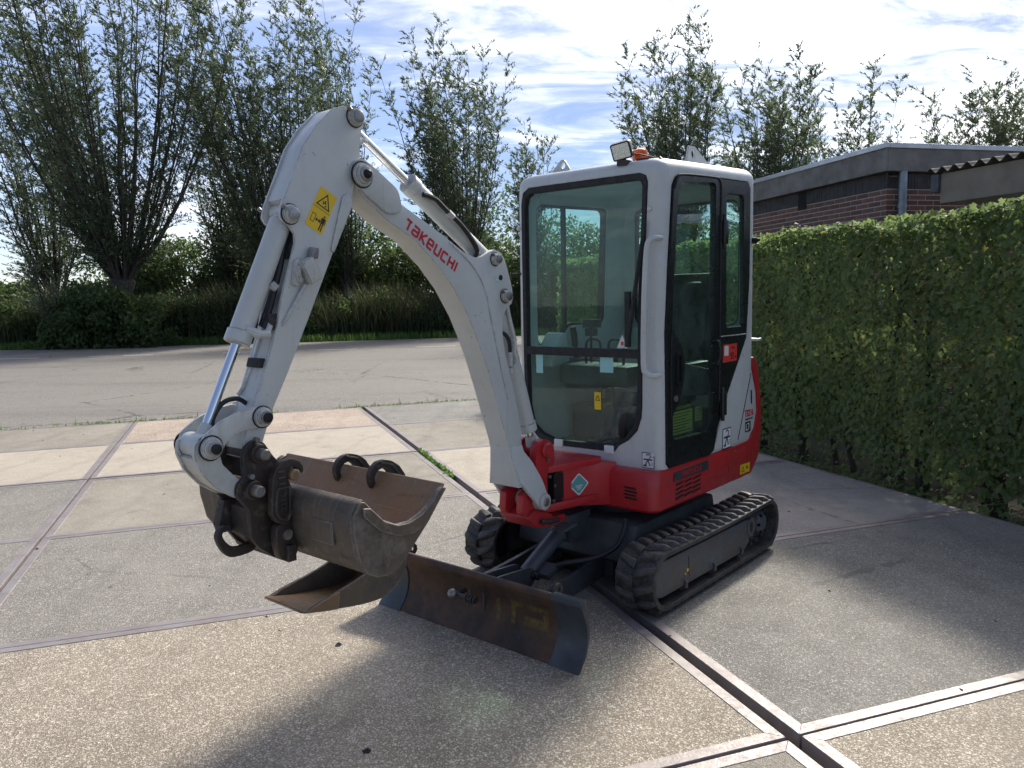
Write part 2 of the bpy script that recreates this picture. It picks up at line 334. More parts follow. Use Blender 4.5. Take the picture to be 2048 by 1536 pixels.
t.bsdf(ca, .85, 0, t.bump(t.math('ADD', sg.outputs[1], t.noise(140, 3)), .5, .006)); M['asphalt'] = t.m
far = [(-60, 26.0), (-20.2, 31.0), (-8, 33.0), (14, 38.2), (60, 49)]
near = [G(-14, 3.955), G(14, 3.955)]
rp = [(near[0][0], near[0][1]), (near[1][0], near[1][1])] + far[::-1]
tag(MB().prism(rp, -.09, -.006, 'xy').build('road', 'asphalt'), kind='structure')
M['linepaint'] = plain('worn road paint', (.62, .61, .58), .7, 0, .25, 6)
road = bpy.data.objects['road']
for (a, b, y0, y1) in ((-16.9, -15.5, 25.55, 25.7), (-14.0, -13.4, 26.0, 26.1), (-12.9, -12.0, 26.15, 26.3), (-6.7, -5.4, 27.2, 27.4), (-9.8, -8.4, 26.7, 26.9), (-3.4, -2.0, 27.9, 28.1)):
    MB().prism([(a, y0), (b, y1), (b, y1+.13), (a, y0+.13)], -.006, -.001, 'xy').build('lane_dash', 'linepaint', road)

# concrete slabs with steel edges
def concrete(name, c0, c1, chip, chipamt, grain=150, dark=.5):
    t = NT(name)
    def vor(sc):
        v = t.n('ShaderNodeTexVoronoi'); t.l(t.tc.outputs['Object'], v.inputs['Vector']); v.inputs['Scale'].default_value = sc
        q = t.n('ShaderNodeSeparateColor'); t.l(v.outputs['Color'], q.inputs[0]); return v, q
    v, q = vor(grain); v2, q2 = vor(grain*.62); n1 = t.noise(.8, 7, .62); n2 = t.noise(4.5, 7, .68); n3 = t.noise(30, 5, .7); n4 = t.noise(1.9, 6, .6, t.map((1, .35, 1)))
    c = t.mix(t.rng(n1, .3, .7), c0, c1); c = t.mix(t.rng(n2, .45, .8, 0, .40), c, tuple(x*.70 for x in c0)); c = t.mix(t.rng(n4, .55, .8, 0, .30), c, tuple(x*1.22 for x in c1))
    c = t.mix(t.math('MULTIPLY', t.math('LESS_THAN', q.outputs[0], .42), dark), c, tuple(x*.45 for x in c0))
    edge = t.rng(v2.outputs['Distance'], .30/grain*62, .42/grain*62, 1, 0)
    c = t.mix(t.math('MULTIPLY', t.math('GREATER_THAN', q.outputs[0], 1-chipamt), t.rng(q.outputs[1], 0, 1, .25, 1)), c, chip)
    c = t.mix(t.math('MULTIPLY', t.math('GREATER_THAN', q2.outputs[0], 1-chipamt*.35), t.rng(q2.outputs[1], 0, 1, .3, .9)), c, tuple(min(1, x*1.15) for x in chip))
    c = t.mix(t.rng(n3, .60, .78, 0, .4), c, tuple(x*.5 for x in c0))
    s1 = t.noise(1.3, 8, .7, dist=1.2); s2 = t.noise(.55, 7, .65, dist=.8); wv = t.n('ShaderNodeTexWave', wave_profile='SIN'); t.l(t.map((1, 1, 1)), wv.inputs[0]); wv.inputs['Scale'].default_value = .45; wv.inputs['Distortion'].default_value = 6; wv.inputs['Detail'].default_value = 5
    c = t.mix(t.rng(s1, .57, .68, 0, .38), c, tuple(x*.48 for x in c0)); c = t.mix(t.rng(s2, .52, .66, 0, .32), c, tuple(min(1, x*1.3) for x in c1)); c = t.mix(t.rng(wv.outputs[1], .86, 1.0, 0, .16), c, tuple(x*.5 for x in c0))
    ck = t.voro(.55, 'DISTANCE_TO_EDGE', 0, None); c = t.mix(t.math('MULTIPLY', t.rng(t.math('ADD', ck, t.rng(t.noise(9, 5), .3, .7, -.012, .012)), .0, .006, 1, 0), t.rng(t.noise(.7, 2), .52, .60, 0, .5)), c, (.05, .045, .04))
    t.bsdf(c, t.rng(n2, .3, .7, .66, .88), 0, t.bump(t.math('ADD', v.outputs['Distance'], t.math('MULTIPLY', n2, .5)), .6, .005)); return t.m
CM = {'tan': concrete('tan exposed aggregate', (.285, .236, .172), (.355, .298, .222), (.62, .555, .45), .22, 200),
      'grey': concrete('grey aggregate concrete', (.205, .188, .160), (.26, .238, .203), (.46, .42, .36), .16, 210),
      'dgrey': concrete('dark grey aggregate concrete', (.185, .174, .152), (.245, .230, .202), (.42, .39, .34), .15, 210),
      'beige': concrete('smooth beige concrete', (.40, .345, .268), (.475, .415, .33), (.56, .5, .42), .10, 200, .15),
      'olive': concrete('olive grey concrete', (.26, .228, .180), (.32, .285, .225), (.42, .38, .31), .12, 200, .3),
      'pink': concrete('pink tan aggregate', (.38, .295, .225), (.44, .35, .27), (.62, .52, .43), .2, 170),
      'worn': concrete('worn light grey concrete', (.255, .240, .210), (.35, .330, .290), (.43, .405, .36), .12, 210, .25)}
M['angle_steel'] = rusty('weathered angle steel', (.30, .27, .258), (.17, .125, .108), .5, .3, .5, (.36, .32, .30), .35)
M['hole'] = flat('dark hole', (.012, .011, .010), .9)
M['bed'] = plain('sandy bed', (.05, .043, .035), .95, 0, .4, 9, .5)
bed = MB().prism([G(-3.05, -2.05), G(1.0, -2.05), G(1.0, 3.94), G(-3.05, 3.94)], -.095, -.075, 'xy').build('pavement', 'bed'); tag(bed, kind='structure')
SM = {(-1, -1): 'tan', (-1, 0): 'grey', (-1, 1): 'olive', (-1, 2): 'beige', (-1, 3): 'pink', (0, -1): 'dgrey', (0, 0): 'worn', (0, 1): 'beige', (0, 2): 'olive', (0, 3): 'dgrey',
      (0, -2): 'tan', (-1, -2): 'olive', (-2, 0): 'grey', (-2, 1): 'grey', (-2, 2): 'beige', (-2, 3): 'olive', (-2, -1): 'grey', (-2, -2): 'tan', (-3, 0): 'olive', (-3, 1): 'tan', (-3, 2): 'grey', (-3, 3): 'beige', (-3, -1): 'grey'}
def slab(i, j, mat):
    gl = {0: .030, 1: .006, -1: .010, -2: .006, -3: .006}
    i0, i1 = i + gl[i]/WI, i+1 - gl[i+1]/WI
    r = random.Random(i*31+j*7); e0, e1 = r.uniform(.004, .008)/WJ, r.uniform(.004, .008)/WJ
    j0, j1 = j+e0, j+1-e1
    if j == 3: j1 = 3.945
    zt = r.uniform(-.004, .003); ew = .055
    qi, qj = ew/WI, ew/WJ
    c = [G(i0+qi, j0+qj), G(i1-qi, j0+qj), G(i1-qi, j1-qj), G(i0+qi, j1-qj)]
    s = MB().prism(c, -.075, zt-.003, 'xy').build('slab', CM[mat], bed)
    o = [G(i0, j0), G(i1, j0), G(i1, j1), G(i0, j1)]
    mb = MB(); k = 4
    for a in range(4):
        b = (a+1) % 4; q = [o[a], o[b], c[b], c[a]]
        mb.prism(q, -.07, zt, 'xy')
    mb.build('steel_edge', 'angle_steel', s, .0015, 1)
    return s
SL = {k: slab(*k, m) for k, m in SM.items()}
def lift_hole(x, y, s, ring=True):
    pts = [(x+.017*math.cos(a)*random.uniform(.7, 1.15), y+.017*math.sin(a)*random.uniform(.7, 1.15)) for a in [k*math.pi/7 for k in range(14)]]
    MB().prism(pts, -.004, .0012, 'xy').build('lifting_hole', 'hole', s)
    MB().tube([(x-.012, y+.008, .001), (x, y+.014, .006), (x+.013, y+.007, .001)], .0035, 6).build('lifting_ring', 'angle_steel', s)
lift_hole(-.855, 3.62, SL[(-1, -1)]); lift_hole(-.555, 2.72, SL[(-1, -1)])

# ------------------------------------------------------------------ vegetation helpers
def fast_mesh(name, verts, faces):
    me = bpy.data.meshes.new(name); n = len(faces); k = faces.shape[1]
    me.vertices.add(len(verts)); me.vertices.foreach_set('co', verts.astype(np.float32).ravel())
    me.loops.add(n*k); me.loops.foreach_set('vertex_index', faces.astype(np.int32).ravel())
    me.polygons.add(n); me.polygons.foreach_set('loop_start', np.arange(0, n*k, k, dtype=np.int32)); me.polygons.foreach_set('loop_total', np.full(n, k, np.int32))
    me.update(calc_edges=True); return me
def unit(a): return a/np.maximum(np.linalg.norm(a, axis=1, keepdims=True), 1e-9)
def leaves(name, pos, d, length, width, mat, parent=None, curl=.0):
    n = len(pos); d = unit(d); r = RNG.normal(size=(n, 3)); s = unit(np.cross(d, r)); up = np.cross(s, d)
    Lh = (length*RNG.uniform(.7, 1.25, n))[:, None]; w = (width*RNG.uniform(.75, 1.2, n))[:, None]
    a = pos; b = pos+d*Lh*.42+s*w*.5+up*Lh*curl; c = pos+d*Lh; e = pos+d*Lh*.42-s*w*.5+up*Lh*curl
    v = np.stack([a, b, c, e], 1).reshape(-1, 3); f = np.arange(4*n).reshape(n, 4)
    return link(name, fast_mesh(name, v, f), mat, parent)
def leafmat(name, c0, c1, trans=.35, rough=.5, c2=None, c2amt=.0, tv=1.7, th_=.49):
    t = NT(name); gi = t.n('ShaderNodeNewGeometry'); rnd = gi.outputs['Random Per Island']
    c = t.mix(rnd, c0, c1); c = t.mix(t.rng(t.noise(.7, 3), .35, .7, 0, .5), c, tuple(x*.6 for x in c0))
    if c2: c = t.mix(t.math('MULTIPLY', t.math('GREATER_THAN', t.math('FRACT', t.math('MULTIPLY', rnd, 37.7)), 1-c2amt), 1.0), c, c2)
    b = t.n('ShaderNodeBsdfPrincipled'); t.l(c, b.inputs['Base Color']); b.inputs['Roughness'].default_value = rough
    tl = t.n('ShaderNodeBsdfTranslucent'); hs = t.n('ShaderNodeHueSaturation'); t.l(c, hs.inputs['Color']); hs.inputs['Value'].default_value = tv; hs.inputs['Hue'].default_value = th_; t.l(hs.outputs[0], tl.inputs[0])
    m = t.n('ShaderNodeMixShader'); m.inputs[0].default_value = trans; t.l(b.outputs[0], m.inputs[1]); t.l(tl.outputs[0], m.inputs[2]); t.l(m.outputs[0], t.out.inputs[0]); return t.m
M['willow'] = leafmat('willow leaf', (.062, .098, .040), (.150, .190, .105), .45, .36)
M['shrub'] = leafmat('shrub leaf', (.055, .095, .030), (.11, .16, .055), .55, .5)
M['hedge'] = leafmat('hedge maple leaf', (.100, .160, .055), (.165, .235, .085), .52, .62, (.22, .23, .06), .015, 2.0, .48)
M['grass'] = leafmat('grass blade', (.060, .135, .026), (.13, .23, .055), .45, .55)
M['reed'] = leafmat('reed blade', (.035, .055, .022), (.085, .10, .045), .35, .6, (.11, .085, .05), .08)
M['bark'] = plain('willow bark', (.060, .052, .042), .9, 0, .45, 9, .8)
def branch_tubes(name, paths, radii, mat, parent, seg=5):
    mb = MB()
    for p, r in zip(paths, radii): mb.tube(p, r, seg, cap=False)
    return mb.build(name, mat, parent, fix=False, ang=80)
def willow(loc, th, hr, H, n, spread, lean, seed, label, per=44, dens=.85, leafl=.185):
    rs = np.random.default_rng(seed); t = empty('pollard_willow', loc); tag(t, label, 'tree', 'pollard willows along the far side of the road')
    mb = MB(); k = 10; rings = []
    for q, (z, r) in enumerate(((-.12, hr*.95), (.25, hr*.72), (th*.5, hr*.62), (th*.8, hr*.72), (th, hr), (th+.25*hr, hr*.9), (th+.55*hr, hr*.35))):
        rings.append([(r*(1+.16*rs.normal())*math.cos(a), r*(1+.16*rs.normal())*math.sin(a), z) for a in [2*math.pi*j/k for j in range(k)]])
    mb.loft(rings).build('trunk', 'bark', t, ang=80)
    paths = []; rad_ = []; LP = []; LD = []
    for i in range(n):
        az = rs.uniform(0, 2*math.pi); e = (rs.uniform(0, 1)**.55)*spread; h = H*rs.uniform(.55, 1.0)*(1-.22*(e/spread)**2)
        st = np.array([hr*.7*math.cos(az)*rs.uniform(.2, 1), hr*.7*math.sin(az)*rs.uniform(.2, 1), th+rs.uniform(-.1, .3)*hr])
        out = np.array([math.cos(az), math.sin(az)])*e*h; K = 8; P = []
        for q in range(K):
            u = q/(K-1); o = out*(u**.75 if e > .2 else u); w = rs.normal(0, .05, 2)*u*h*.25
            P.append((st[0]+o[0]+w[0]+lean*u*u*h, st[1]+o[1]+w[1], st[2]+(h*u)))
        paths.append(P); r0 = .012+.0034*h*rs.uniform(.7, 1.3); rad_.append([r0*(1-.93*q/(K-1)) for q in range(K)])
        A = np.array(P)
        for q in range(int(per*h/8)):
            u = rs.uniform(.03, 1)**.9; x = u*(K-1); a = int(min(x, K-2)); p = A[a]+(A[a+1]-A[a])*(x-a); d = A[a+1]-A[a]; d /= np.linalg.norm(d)
            side = rs.normal(size=3); side -= d*side.dot(d); side /= np.linalg.norm(side); tl = rs.uniform(.6, 1.7)*(1.1-.6*u)
            td = d*rs.uniform(.5, 1.0)+side*.75; td /= np.linalg.norm(td); td[0] += lean*1.3
            m = int(24*dens); us = rs.uniform(.05, 1, m)[:, None]; LP.append(p+td*tl*us+np.array([0, 0, -.10])*us**2); LD.append(td*.75+rs.normal(0, .42, (m, 3))+np.array([-.38, 0, .12]))
            if q % 3 == 0:
                e2 = p+td*tl; paths.append([tuple(p), tuple((p+e2)/2+rs.normal(0, .03, 3)), tuple(e2)]); rad_.append([.012, .008, .003])
    branch_tubes('branches', paths, rad_, 'bark', t); global RNG
    RNG = rs; leaves('crown', np.concatenate(LP), np.concatenate(LD), leafl, leafl*.24, 'willow', t)
    return t
WT = [ # x, y, trunk h, head r, total h, n, spread, lean, label
    (-16.3, 33.4, 2.7, .52, 19.5, 62, .50, -.03, 'largest pollard willow with fanned bare stems at the left edge'),
    (-10.4, 36, 2.4, .5, 18.8, 50, .36, -.07, 'tall willow behind the top of the white digger arm'),
    (-2.3, 37, 2.4, .5, 14.9, 50, .36, -.05, 'willow with visible stems directly left of the cab'),
    (7.6, 36, 2.4, .5, 14.7, 42, .30, -.055, 'willow with the tallest spire, right above the cab work light'),
    (11.9, 37, 2.4, .5, 13.3, 42, .32, -.055, 'willow above the rear of the cab roof'),
    (16.2, 38, 2.4, .5, 12.4, 36, .30, -.045, 'thin willow above the middle of the brick building'),
    (-13.6, 39, 2.2, .4, 15.2, 26, .30, -.04, 'willow between the largest willow and the digger arm'),
    (-7.9, 39, 2.2, .4, 17.2, 18, .17, -.05, 'slim willow plume rising right of the digger arm top'),
    (1.2, 39, 2.2, .4, 10.4, 16, .24, -.02, 'low thin willow beside the cab left pillar'),
    (-21.8, 38, 2.2, .4, 15.5, 30, .34, -.04, 'willow partly cut by the left edge of the photo'),
    (20.9, 36, 2.4, .5, 12.3, 34, .26, -.045, 'willow above the corrugated roof at the right'),
    (23.9, 36, 2.4, .5, 12.5, 32, .24, -.045, 'willow cut by the right edge of the photo')]
for q, (x, y, th, hr, H, n, sprd, ln, lab) in enumerate(WT):
    willow((x, y, -.1), th, hr, H-th, n, sprd, ln, 40+q, lab)
sap = willow((-18.5, 31.8, -.1), 1.2, .13, 4.2, 9, .45, -.02, 77, 'small slender sapling left of the largest willow', 26, .8); sap.name = 'sapling'
sap['category'] = 'tree'
def shrub(x, y, w, h, n, seed, label, z0=0):
    rs = np.random.default_rng(seed); global RNG; RNG = rs; t = empty('shrub', (x, y, -.1)); tag(t, label, 'shrub', 'dark shrubs behind the reeds')
    cl = rs.normal(size=(46, 3)); cl = unit(cl)*(rs.uniform(.25, 1, 46)**.5)[:, None]; cl[:, 2] = np.abs(cl[:, 2]); c = cl*np.array([w/2, w/3, h*.86])+np.array([0, 0, z0])
    idx = rs.integers(0, 46, n); sz = rs.uniform(.14, .26, 46)*min(w, h)
    P = c[idx]+unit(rs.normal(size=(n, 3)))*(sz[idx]*rs.uniform(.2, 1, n)**.5)[:, None]; P[:, 2] = np.maximum(P[:, 2], .05)
    D_ = rs.normal(size=(n, 3))+np.array([0, 0, -.3]); leaves('foliage', P, D_, .24, .11, 'shrub', t)
    pt = [[(0, 0, 0), tuple(c[q]*.5+rs.normal(0, .1, 3)), tuple(c[q])] for q in range(0, 46, 4)]; branch_tubes('stems', pt, [[.06, .04, .015]]*len(pt), 'bark', t); return t
for q, (x, y, w, h, n, lab) in enumerate((
    (-24.5, 41, 9, 3.8, 18000, 'low dark shrub at the far left behind the reeds'), (-18.5, 40, 8.5, 6.0, 24000, 'dense shrub right of the largest willow'), (-13.4, 42, 8, 7.4, 26000, 'dense shrub behind the bucket cylinder'),
    (-8.4, 41, 8, 7.2, 26000, 'dense shrub under the white boom arch'), (-4.1, 42, 8, 6.8, 26000, 'dense shrub behind the boom elbow'), (.4, 41, 8, 7.0, 26000, 'dense shrub seen through the windscreen left half'),
    (5.0, 42, 8, 6.6, 24000, 'dense shrub seen through the windscreen right half'), (10.0, 42, 9, 6.0, 24000, 'dense shrub seen through the cab door glass'))):
    shrub(x, y, w, h, n, 120+q, lab)
shrub(-16.4, 32.0, 5.0, 2.9, 12000, 140, 'low bush hiding the trunk of the largest willow')

# far verge: tall reeds and grass
def lerp_far(u): # along the far road edge
    a = np.array(far, float); seg = np.linspace(0, 1, len(a)); return np.stack([np.interp(u, seg, a[:, 0]), np.interp(u, seg, a[:, 1])], -1)
def blades(name, base, h, w, mat, lean=.35, parent=None, head=None):
    n = len(base); az = RNG.uniform(0, 2*np.pi, n); f = np.stack([np.cos(az), np.sin(az), np.zeros(n)], -1); s = np.stack([-f[:, 1], f[:, 0], f[:, 2]], -1)*(w/2)[:, None] if hasattr(w, '__len__') else np.stack([-f[:, 1], f[:, 0], f[:, 2]], -1)*w/2
    hh = h[:, None]; ln = RNG.uniform(.05, lean, n)[:, None]; up = np.array([0, 0, 1.])
    p1 = base+up*hh*.55+f*hh*ln*.25; p2 = base+up*hh*(1-ln*.25)+f*hh*ln
    v = np.stack([base-s, base+s, p1-s*.8, p1+s*.8, p2], 1).reshape(-1, 3); o = np.arange(n)[:, None]*5
    f4 = np.concatenate([o+np.array([[0, 1, 3]]), o+np.array([[0, 3, 2]]), o+np.array([[2, 3, 4]])], 0)
    return link(name, fast_mesh(name, v, f4), mat, parent)
RNG = np.random.default_rng(5)
n = 15000; u = RNG.uniform(.22, .86, n); p = lerp_far(u); dv = RNG.uniform(1.3, 4.6, n); base = np.stack([p[:, 0]+RNG.normal(0, .1, n), p[:, 1]+dv, np.full(n, -.1)], -1)
hh = (1.9+1.1*RNG.random(n))*(.75+.5*np.sin(p[:, 0]*.9)*.2+.25)*np.clip(dv/2.4, .55, 1)
tag(blades('reeds', base, hh, .05, 'reed', .75), 'tall green reeds in a band behind the far verge', 'reeds', kind='stuff')
n = 60000; cN = 420; cu2 = RNG.uniform(.2, .86, cN); cpn = lerp_far(cu2); cpos = np.stack([cpn[:, 0], cpn[:, 1]+RNG.uniform(1.4, 3.6, cN), RNG.uniform(.1, 1.9, cN)*(.6+.4*np.sin(cpn[:, 0]*.8))], -1); csz = RNG.uniform(.3, .75, cN)
ix = RNG.integers(0, cN, n); P_ = cpos[ix]+unit(RNG.normal(size=(n, 3)))*(csz[ix]*RNG.random(n)**.5)[:, None]; P_[:, 2] = np.maximum(P_[:, 2], -.05)
tag(leaves('undergrowth', P_, RNG.normal(size=(n, 3))+np.array([0, 0, .4]), .20, .07, 'shrub'), 'mixed green undergrowth in front of the willow trunks', 'undergrowth', kind='stuff')
n = 30000; u = RNG.uniform(.2, .9, n); p = lerp_far(u); base = np.stack([p[:, 0], p[:, 1]+RNG.uniform(.0, 2.2, n), np.full(n, -.1)], -1)
tag(blades('grass_verge', base, RNG.uniform(.15, .5, n), .035, 'grass', .5), 'bright green grass strip along the far road edge', 'grass', kind='stuff')
n = 5200; ii = RNG.uniform(-4.0, 2.2, n); jj = 3.955+RNG.normal(0, .012, n)+.02*(RNG.random(n) < .1)*RNG.normal(0, 1, n)
keep = (np.sin(ii*5.1)+np.sin(ii*11.7+1)+RNG.normal(0, .6, n)) > -.6; ii = ii[keep]; jj = jj[keep]; n = len(ii)
base = np.stack([GX+ii*WI*CY-jj*WJ*SY, GY+ii*WI*SY+jj*WJ*CY, np.full(n, -.03)], -1)
tag(blades('grass_joint', base, RNG.uniform(.035, .075, n)*(1+1.2*(RNG.random(n) < .06)), .012, 'grass', .8), 'thin line of grass and moss between the slabs and the road', 'grass', kind='stuff')
n = 420; jj = RNG.uniform(1.32, 2.02, n); base = np.stack([GX-jj*WJ*SY+RNG.normal(0, .009, n), GY+jj*WJ*CY+RNG.normal(0, .009, n), np.full(n, -.06)], -1)
RNG = np.random.default_rng(6); lw = leaves('joint_weeds', base+np.array([0, 0, 1])*RNG.uniform(.01, .06, n)[:, None], RNG.normal(size=(n, 3))*.8+np.array([0, 0, .6]), .045, .03, 'grass'); tag(lw, 'small green weeds growing in the open joint beside the bucket', 'weeds', kind='stuff')

# ------------------------------------------------------------------ hedge
HD = Vector((.336, -.942, 0)); HN = Vector((.942, .336, 0)); H0 = Vector((2.57, 8.075, 0))   # edge of the slabs, outward normal
t = empty('hedge', tuple(H0+HN*.5)); tag(t, 'tall clipped green maple hedge along the right of the yard', 'hedge')
RNG = np.random.default_rng(21)
def hedge_leaves(n, face):
    s = RNG.uniform(-5.6, 5.6, n)
    z = RNG.uniform(.10, 2.26, n); dep = np.abs(RNG.normal(0, .075, n))
    if face == 'front': w = -.40+dep+.05*np.sin(s*2.3)*np.sin(z*3.1)+.03*np.sin(s*7+z*5); nd_ = np.array([-1, .0, .25]); 
    elif face == 'top': z = 2.22+.045*np.sin(s*2.9)+.03*np.sin(s*7.3)-np.abs(RNG.normal(0, .06, n))+.05*(RNG.random(n) < .10)*RNG.random(n); w = RNG.uniform(-.42, .45, n); nd_ = np.array([0, 0, 1.])
    elif face == 'end': w = RNG.uniform(-.4, .45, n); s = -5.6+dep; nd_ = np.array([0, -1, .2])
    elif face == 'core': w = RNG.normal(-.12, .13, n); nd_ = np.array([-1, 0, .3])
    else: w = .42-dep; nd_ = np.array([1, 0, .2])
    if face != 'top':
        z = np.where((z < .26) & (RNG.random(n) < .45+.35*np.sin(s*2.1)), RNG.uniform(.4, 2.2, n), z)
    h = np.array(HN)[None]*w[:, None]+np.array(HD)[None]*s[:, None]; h[:, 2] = z
    nn = np.array(HN)*nd_[0]+np.array(HD)*nd_[1]+np.array([0, 0, nd_[2]])
    return h, np.tile(nn, (n, 1))+RNG.normal(0, .36, (n, 3))
def maple(name, pos, nrm, size, mat, parent):
    """five lobed leaf, hanging, 9 points"""
    n = len(pos); nrm = unit(nrm); dn = np.tile(np.array([0, 0, -1.]), (n, 1))+RNG.normal(0, .45, (n, 3)); dn = unit(dn-nrm*(dn*nrm).sum(1)[:, None]); sd = np.cross(nrm, dn)
    sh = np.array([(0, -.25), (.30, -.22), (.26, -.02), (.58, .18), (.26, .30), (0, .78), (-.26, .30), (-.58, .18), (-.26, -.02), (-.30, -.22)])
    sz = (size*RNG.uniform(.55, 1.25, n))[:, None, None]
    cup = (np.abs(sh[:, 0])*.35)[None, :, None]
    v = pos[:, None, :]+sz*(sd[:, None, :]*sh[None, :, 0:1]+dn[:, None, :]*sh[None, :, 1:2]-nrm[:, None, :]*cup)
    o = np.arange(n)[:, None]*10; tri = [(0, 1, 2), (0, 2, 4), (2, 3, 4), (0, 4, 6), (4, 5, 6), (0, 6, 8), (6, 7, 8), (0, 8, 9)]
    f = np.concatenate([o+np.array([q]) for q in tri], 0)
    return link(name, fast_mesh(name, v.reshape(-1, 3), f), mat, parent)
HP = [hedge_leaves(42000, 'front'), hedge_leaves(17000, 'top'), hedge_leaves(1800, 'end'), hedge_leaves(9000, 'back'), hedge_leaves(12000, 'core')]
fo = maple('foliage', np.concatenate([a for a, b in HP]), np.concatenate([b for a, b in HP]), .056, 'hedge', t); tag(fo, kind='stuff')
paths = []; rr = []
rs = np.random.default_rng(9)
for q in range(34):
    s = -5.4+q*.325+rs.uniform(-.1, .1); o = HD*s+HN*rs.uniform(-.18, .18); pth = [(o.x, o.y, -.12)]
    a = Vector((o.x, o.y, 0))
    for z in (.25, .6, 1.1, 1.7, 2.1): a = a+Vector((rs.normal(0, .05), rs.normal(0, .05), 0)); pth.append((a.x, a.y, z))
    paths.append(pth); r0 = rs.uniform(.022, .055); rr.append([r0*1.2, r0, r0*.8, r0*.6, r0*.4, .006])
    for b in range(9):
        z = rs.uniform(.25, 2.0); c = Vector((pth[2][0], pth[2][1], z)); e = c+HD*rs.uniform(-.35, .35)+HN*rs.uniform(-.38, .3)+Vector((0, 0, rs.uniform(.05, .4))); paths.append([tuple(c), tuple((c+e)/2+Vector((0, 0, .04))), tuple(e)]); rr.append([.012, .008, .004])
branch_tubes('stems', paths, rr, 'bark', t, 6)
# leaf litter and low weeds at the hedge foot
RNG = np.random.default_rng(31); n = 2600; s = RNG.uniform(-5.5, 5.5, n); w = np.abs(RNG.normal(0, .16, n))+.02
pos = np.array(H0)[None]+np.array(HN)[None]*w[:, None]+np.array(HD)[None]*s[:, None]; pos[:, 2] = -.06+RNG.uniform(0, .16, n)*RNG.random(n)
hw = maple('hedge_foot_weeds', pos, RNG.normal(0, .5, (n, 3))+np.array([-.4, 0, .9]), .05, 'hedge', None); tag(hw, 'low weeds and fallen leaves along the foot of the hedge', 'weeds', kind='stuff')
RNG = np.random.default_rng(77); n = 150; li = RNG.uniform(-1.9, .98, n); lj = RNG.uniform(-1.9, 3.9, n); lp_ = np.stack([GX+li*WI*CY-lj*WJ*SY, GY+li*WI*SY+lj*WJ*CY, np.full(n, .003)], -1)
M['litter'] = leafmat('dry leaf litter', (.16, .11, .05), (.36, .30, .18), .1, .8)
tag(leaves('leaf_litter', lp_, RNG.normal(size=(n, 3))*np.array([1, 1, .08]), .028, .014, 'litter'), 'few small dry leaves scattered over the slabs', 'leaves', kind='stuff')
M['sunlit'] = plain('pale sunlit ground', (.42, .34, .24), .8, 0, .3, 10, .3)  # pale colour of the added blocks that stand in for sunlit ground
for (s, w_, l_, nm) in ((3.05, .62, 1.3, 'pale timber beam added as lit ground behind the hedge near the right edge'), (1.3, .62, 1.5, 'pale timber beam added as lit ground behind the hedge middle')):
    a = H0+HD*(s-l_/2)+HN*(.5+w_); b = H0+HD*(s+l_/2)+HN*(.5+w_*1.1)
    tb = MB(); d = HN*.05; tb.prism([tuple((a-d)[:2]), tuple((b-d)[:2]), tuple((b+d)[:2]), tuple((a+d)[:2])], -.10, .03, 'xy'); tag(tb.build('sunlit_patch', 'sunlit', None, .006), nm, 'patch', 'timber patches added behind the hedge')

# ------------------------------------------------------------------ brick building
BC = Vector((4.53, 9.62, 0)); BL = Vector((-.232, .973, 0)).normalized(); BR = Vector((.973, .232, 0)).normalized(); LL, LR = 3.35, 4.2
bld = empty('brick_building', (BC.x, BC.y, 0)); tag(bld, 'flat roofed brown brick building behind the hedge', 'building')
t = NT('mortar'); t.bsdf(t.mix(t.noise(40, 4), (.40, .37, .345), (.50, .47, .435)), .9, 0, t.bump(t.noise(120, 3), .4, .004)); M['mortar'] = t.m
t = NT('brown brick'); oi = t.n('ShaderNodeObjectInfo'); cb = t.mix(oi.outputs['Random'], (.15, .072, .050), (.25, .12, .080)); cb = t.mix(t.rng(t.noise(30, 5, .7), .4, .75, 0, .6), cb, (.085, .055, .05))
t.bsdf(cb, .85, 0, t.bump(t.noise(70, 5, .7), .5, .004)); M['brick'] = t.m
M['slat'] = plain('dark stained boards', (.060, .054, .054), .75, 0, .4, 6, .3); M['fascia'] = plain('weathered grey fascia board', (.20, .185, .17), .8, 0, .35, 5, .4)
M['cap'] = plain('aluminium roof trim', (.55, .56, .57), .4, .6, .12, 4, .05); M['zinc'] = plain('zinc pipe', (.26, .30, .33), .45, .6, .25, 8, .1); M['roofing'] = plain('roofing felt', (.06, .06, .062), .9, 0, .3, 8, .3)
def wallbox(d, nrm, s0, s1, n0, n1, z0, z1):       # box along direction d, thickness along nrm, relative to the corner
    p = [d*s0+nrm*n0, d*s1+nrm*n0, d*s1+nrm*n1, d*s0+nrm*n1]; return [(q.x, q.y) for q in p], z0, z1
def wb(mb, *a): q, z0, z1 = wallbox(*a); return mb.prism(q, z0, z1, 'xy')
NLw = -BR; NRw = -BL      # outward normals of the left wall and the right wall
mbw = MB(); wb(mbw, BL, BR, .005, LL, .005, .25, -.1, 2.86); wb(mbw, BR, BL, .252, LR, .005, .25, -.1, 2.86); mbw.build('wall', 'mortar', bld)
bmq = {}
def brick_mesh(d, nrm, ln):
    key = (d is BL, ln)
    if key not in bmq:
        m = MB(); wb(m, d, nrm, 0, ln, -.045, .0, 0, .0505); bmq[key] = m.mesh('brick', .003, 1); bmq[key].materials.append(M['brick'])
    return bmq[key]
for (d, nrm, Ln) in ((BL, NLw, LL), (BR, NRw, LR)):
    for c in range(7):
        z = 2.86-.0625*(c+1); s = .002
        first = True
        while s < Ln-.05:
            ln = .212
            if first and (c % 2 == (0 if d is BL else 1)): ln = .10
            first = False
            if s+ln > Ln: break
            if d is BR and s > 2.4: break
            o = bpy.data.objects.new('brick', brick_mesh(d, nrm, ln)); COL.objects.link(o); o.parent = bld; o.location = (d*s+Vector((0, 0, z)))
            s += ln+.011
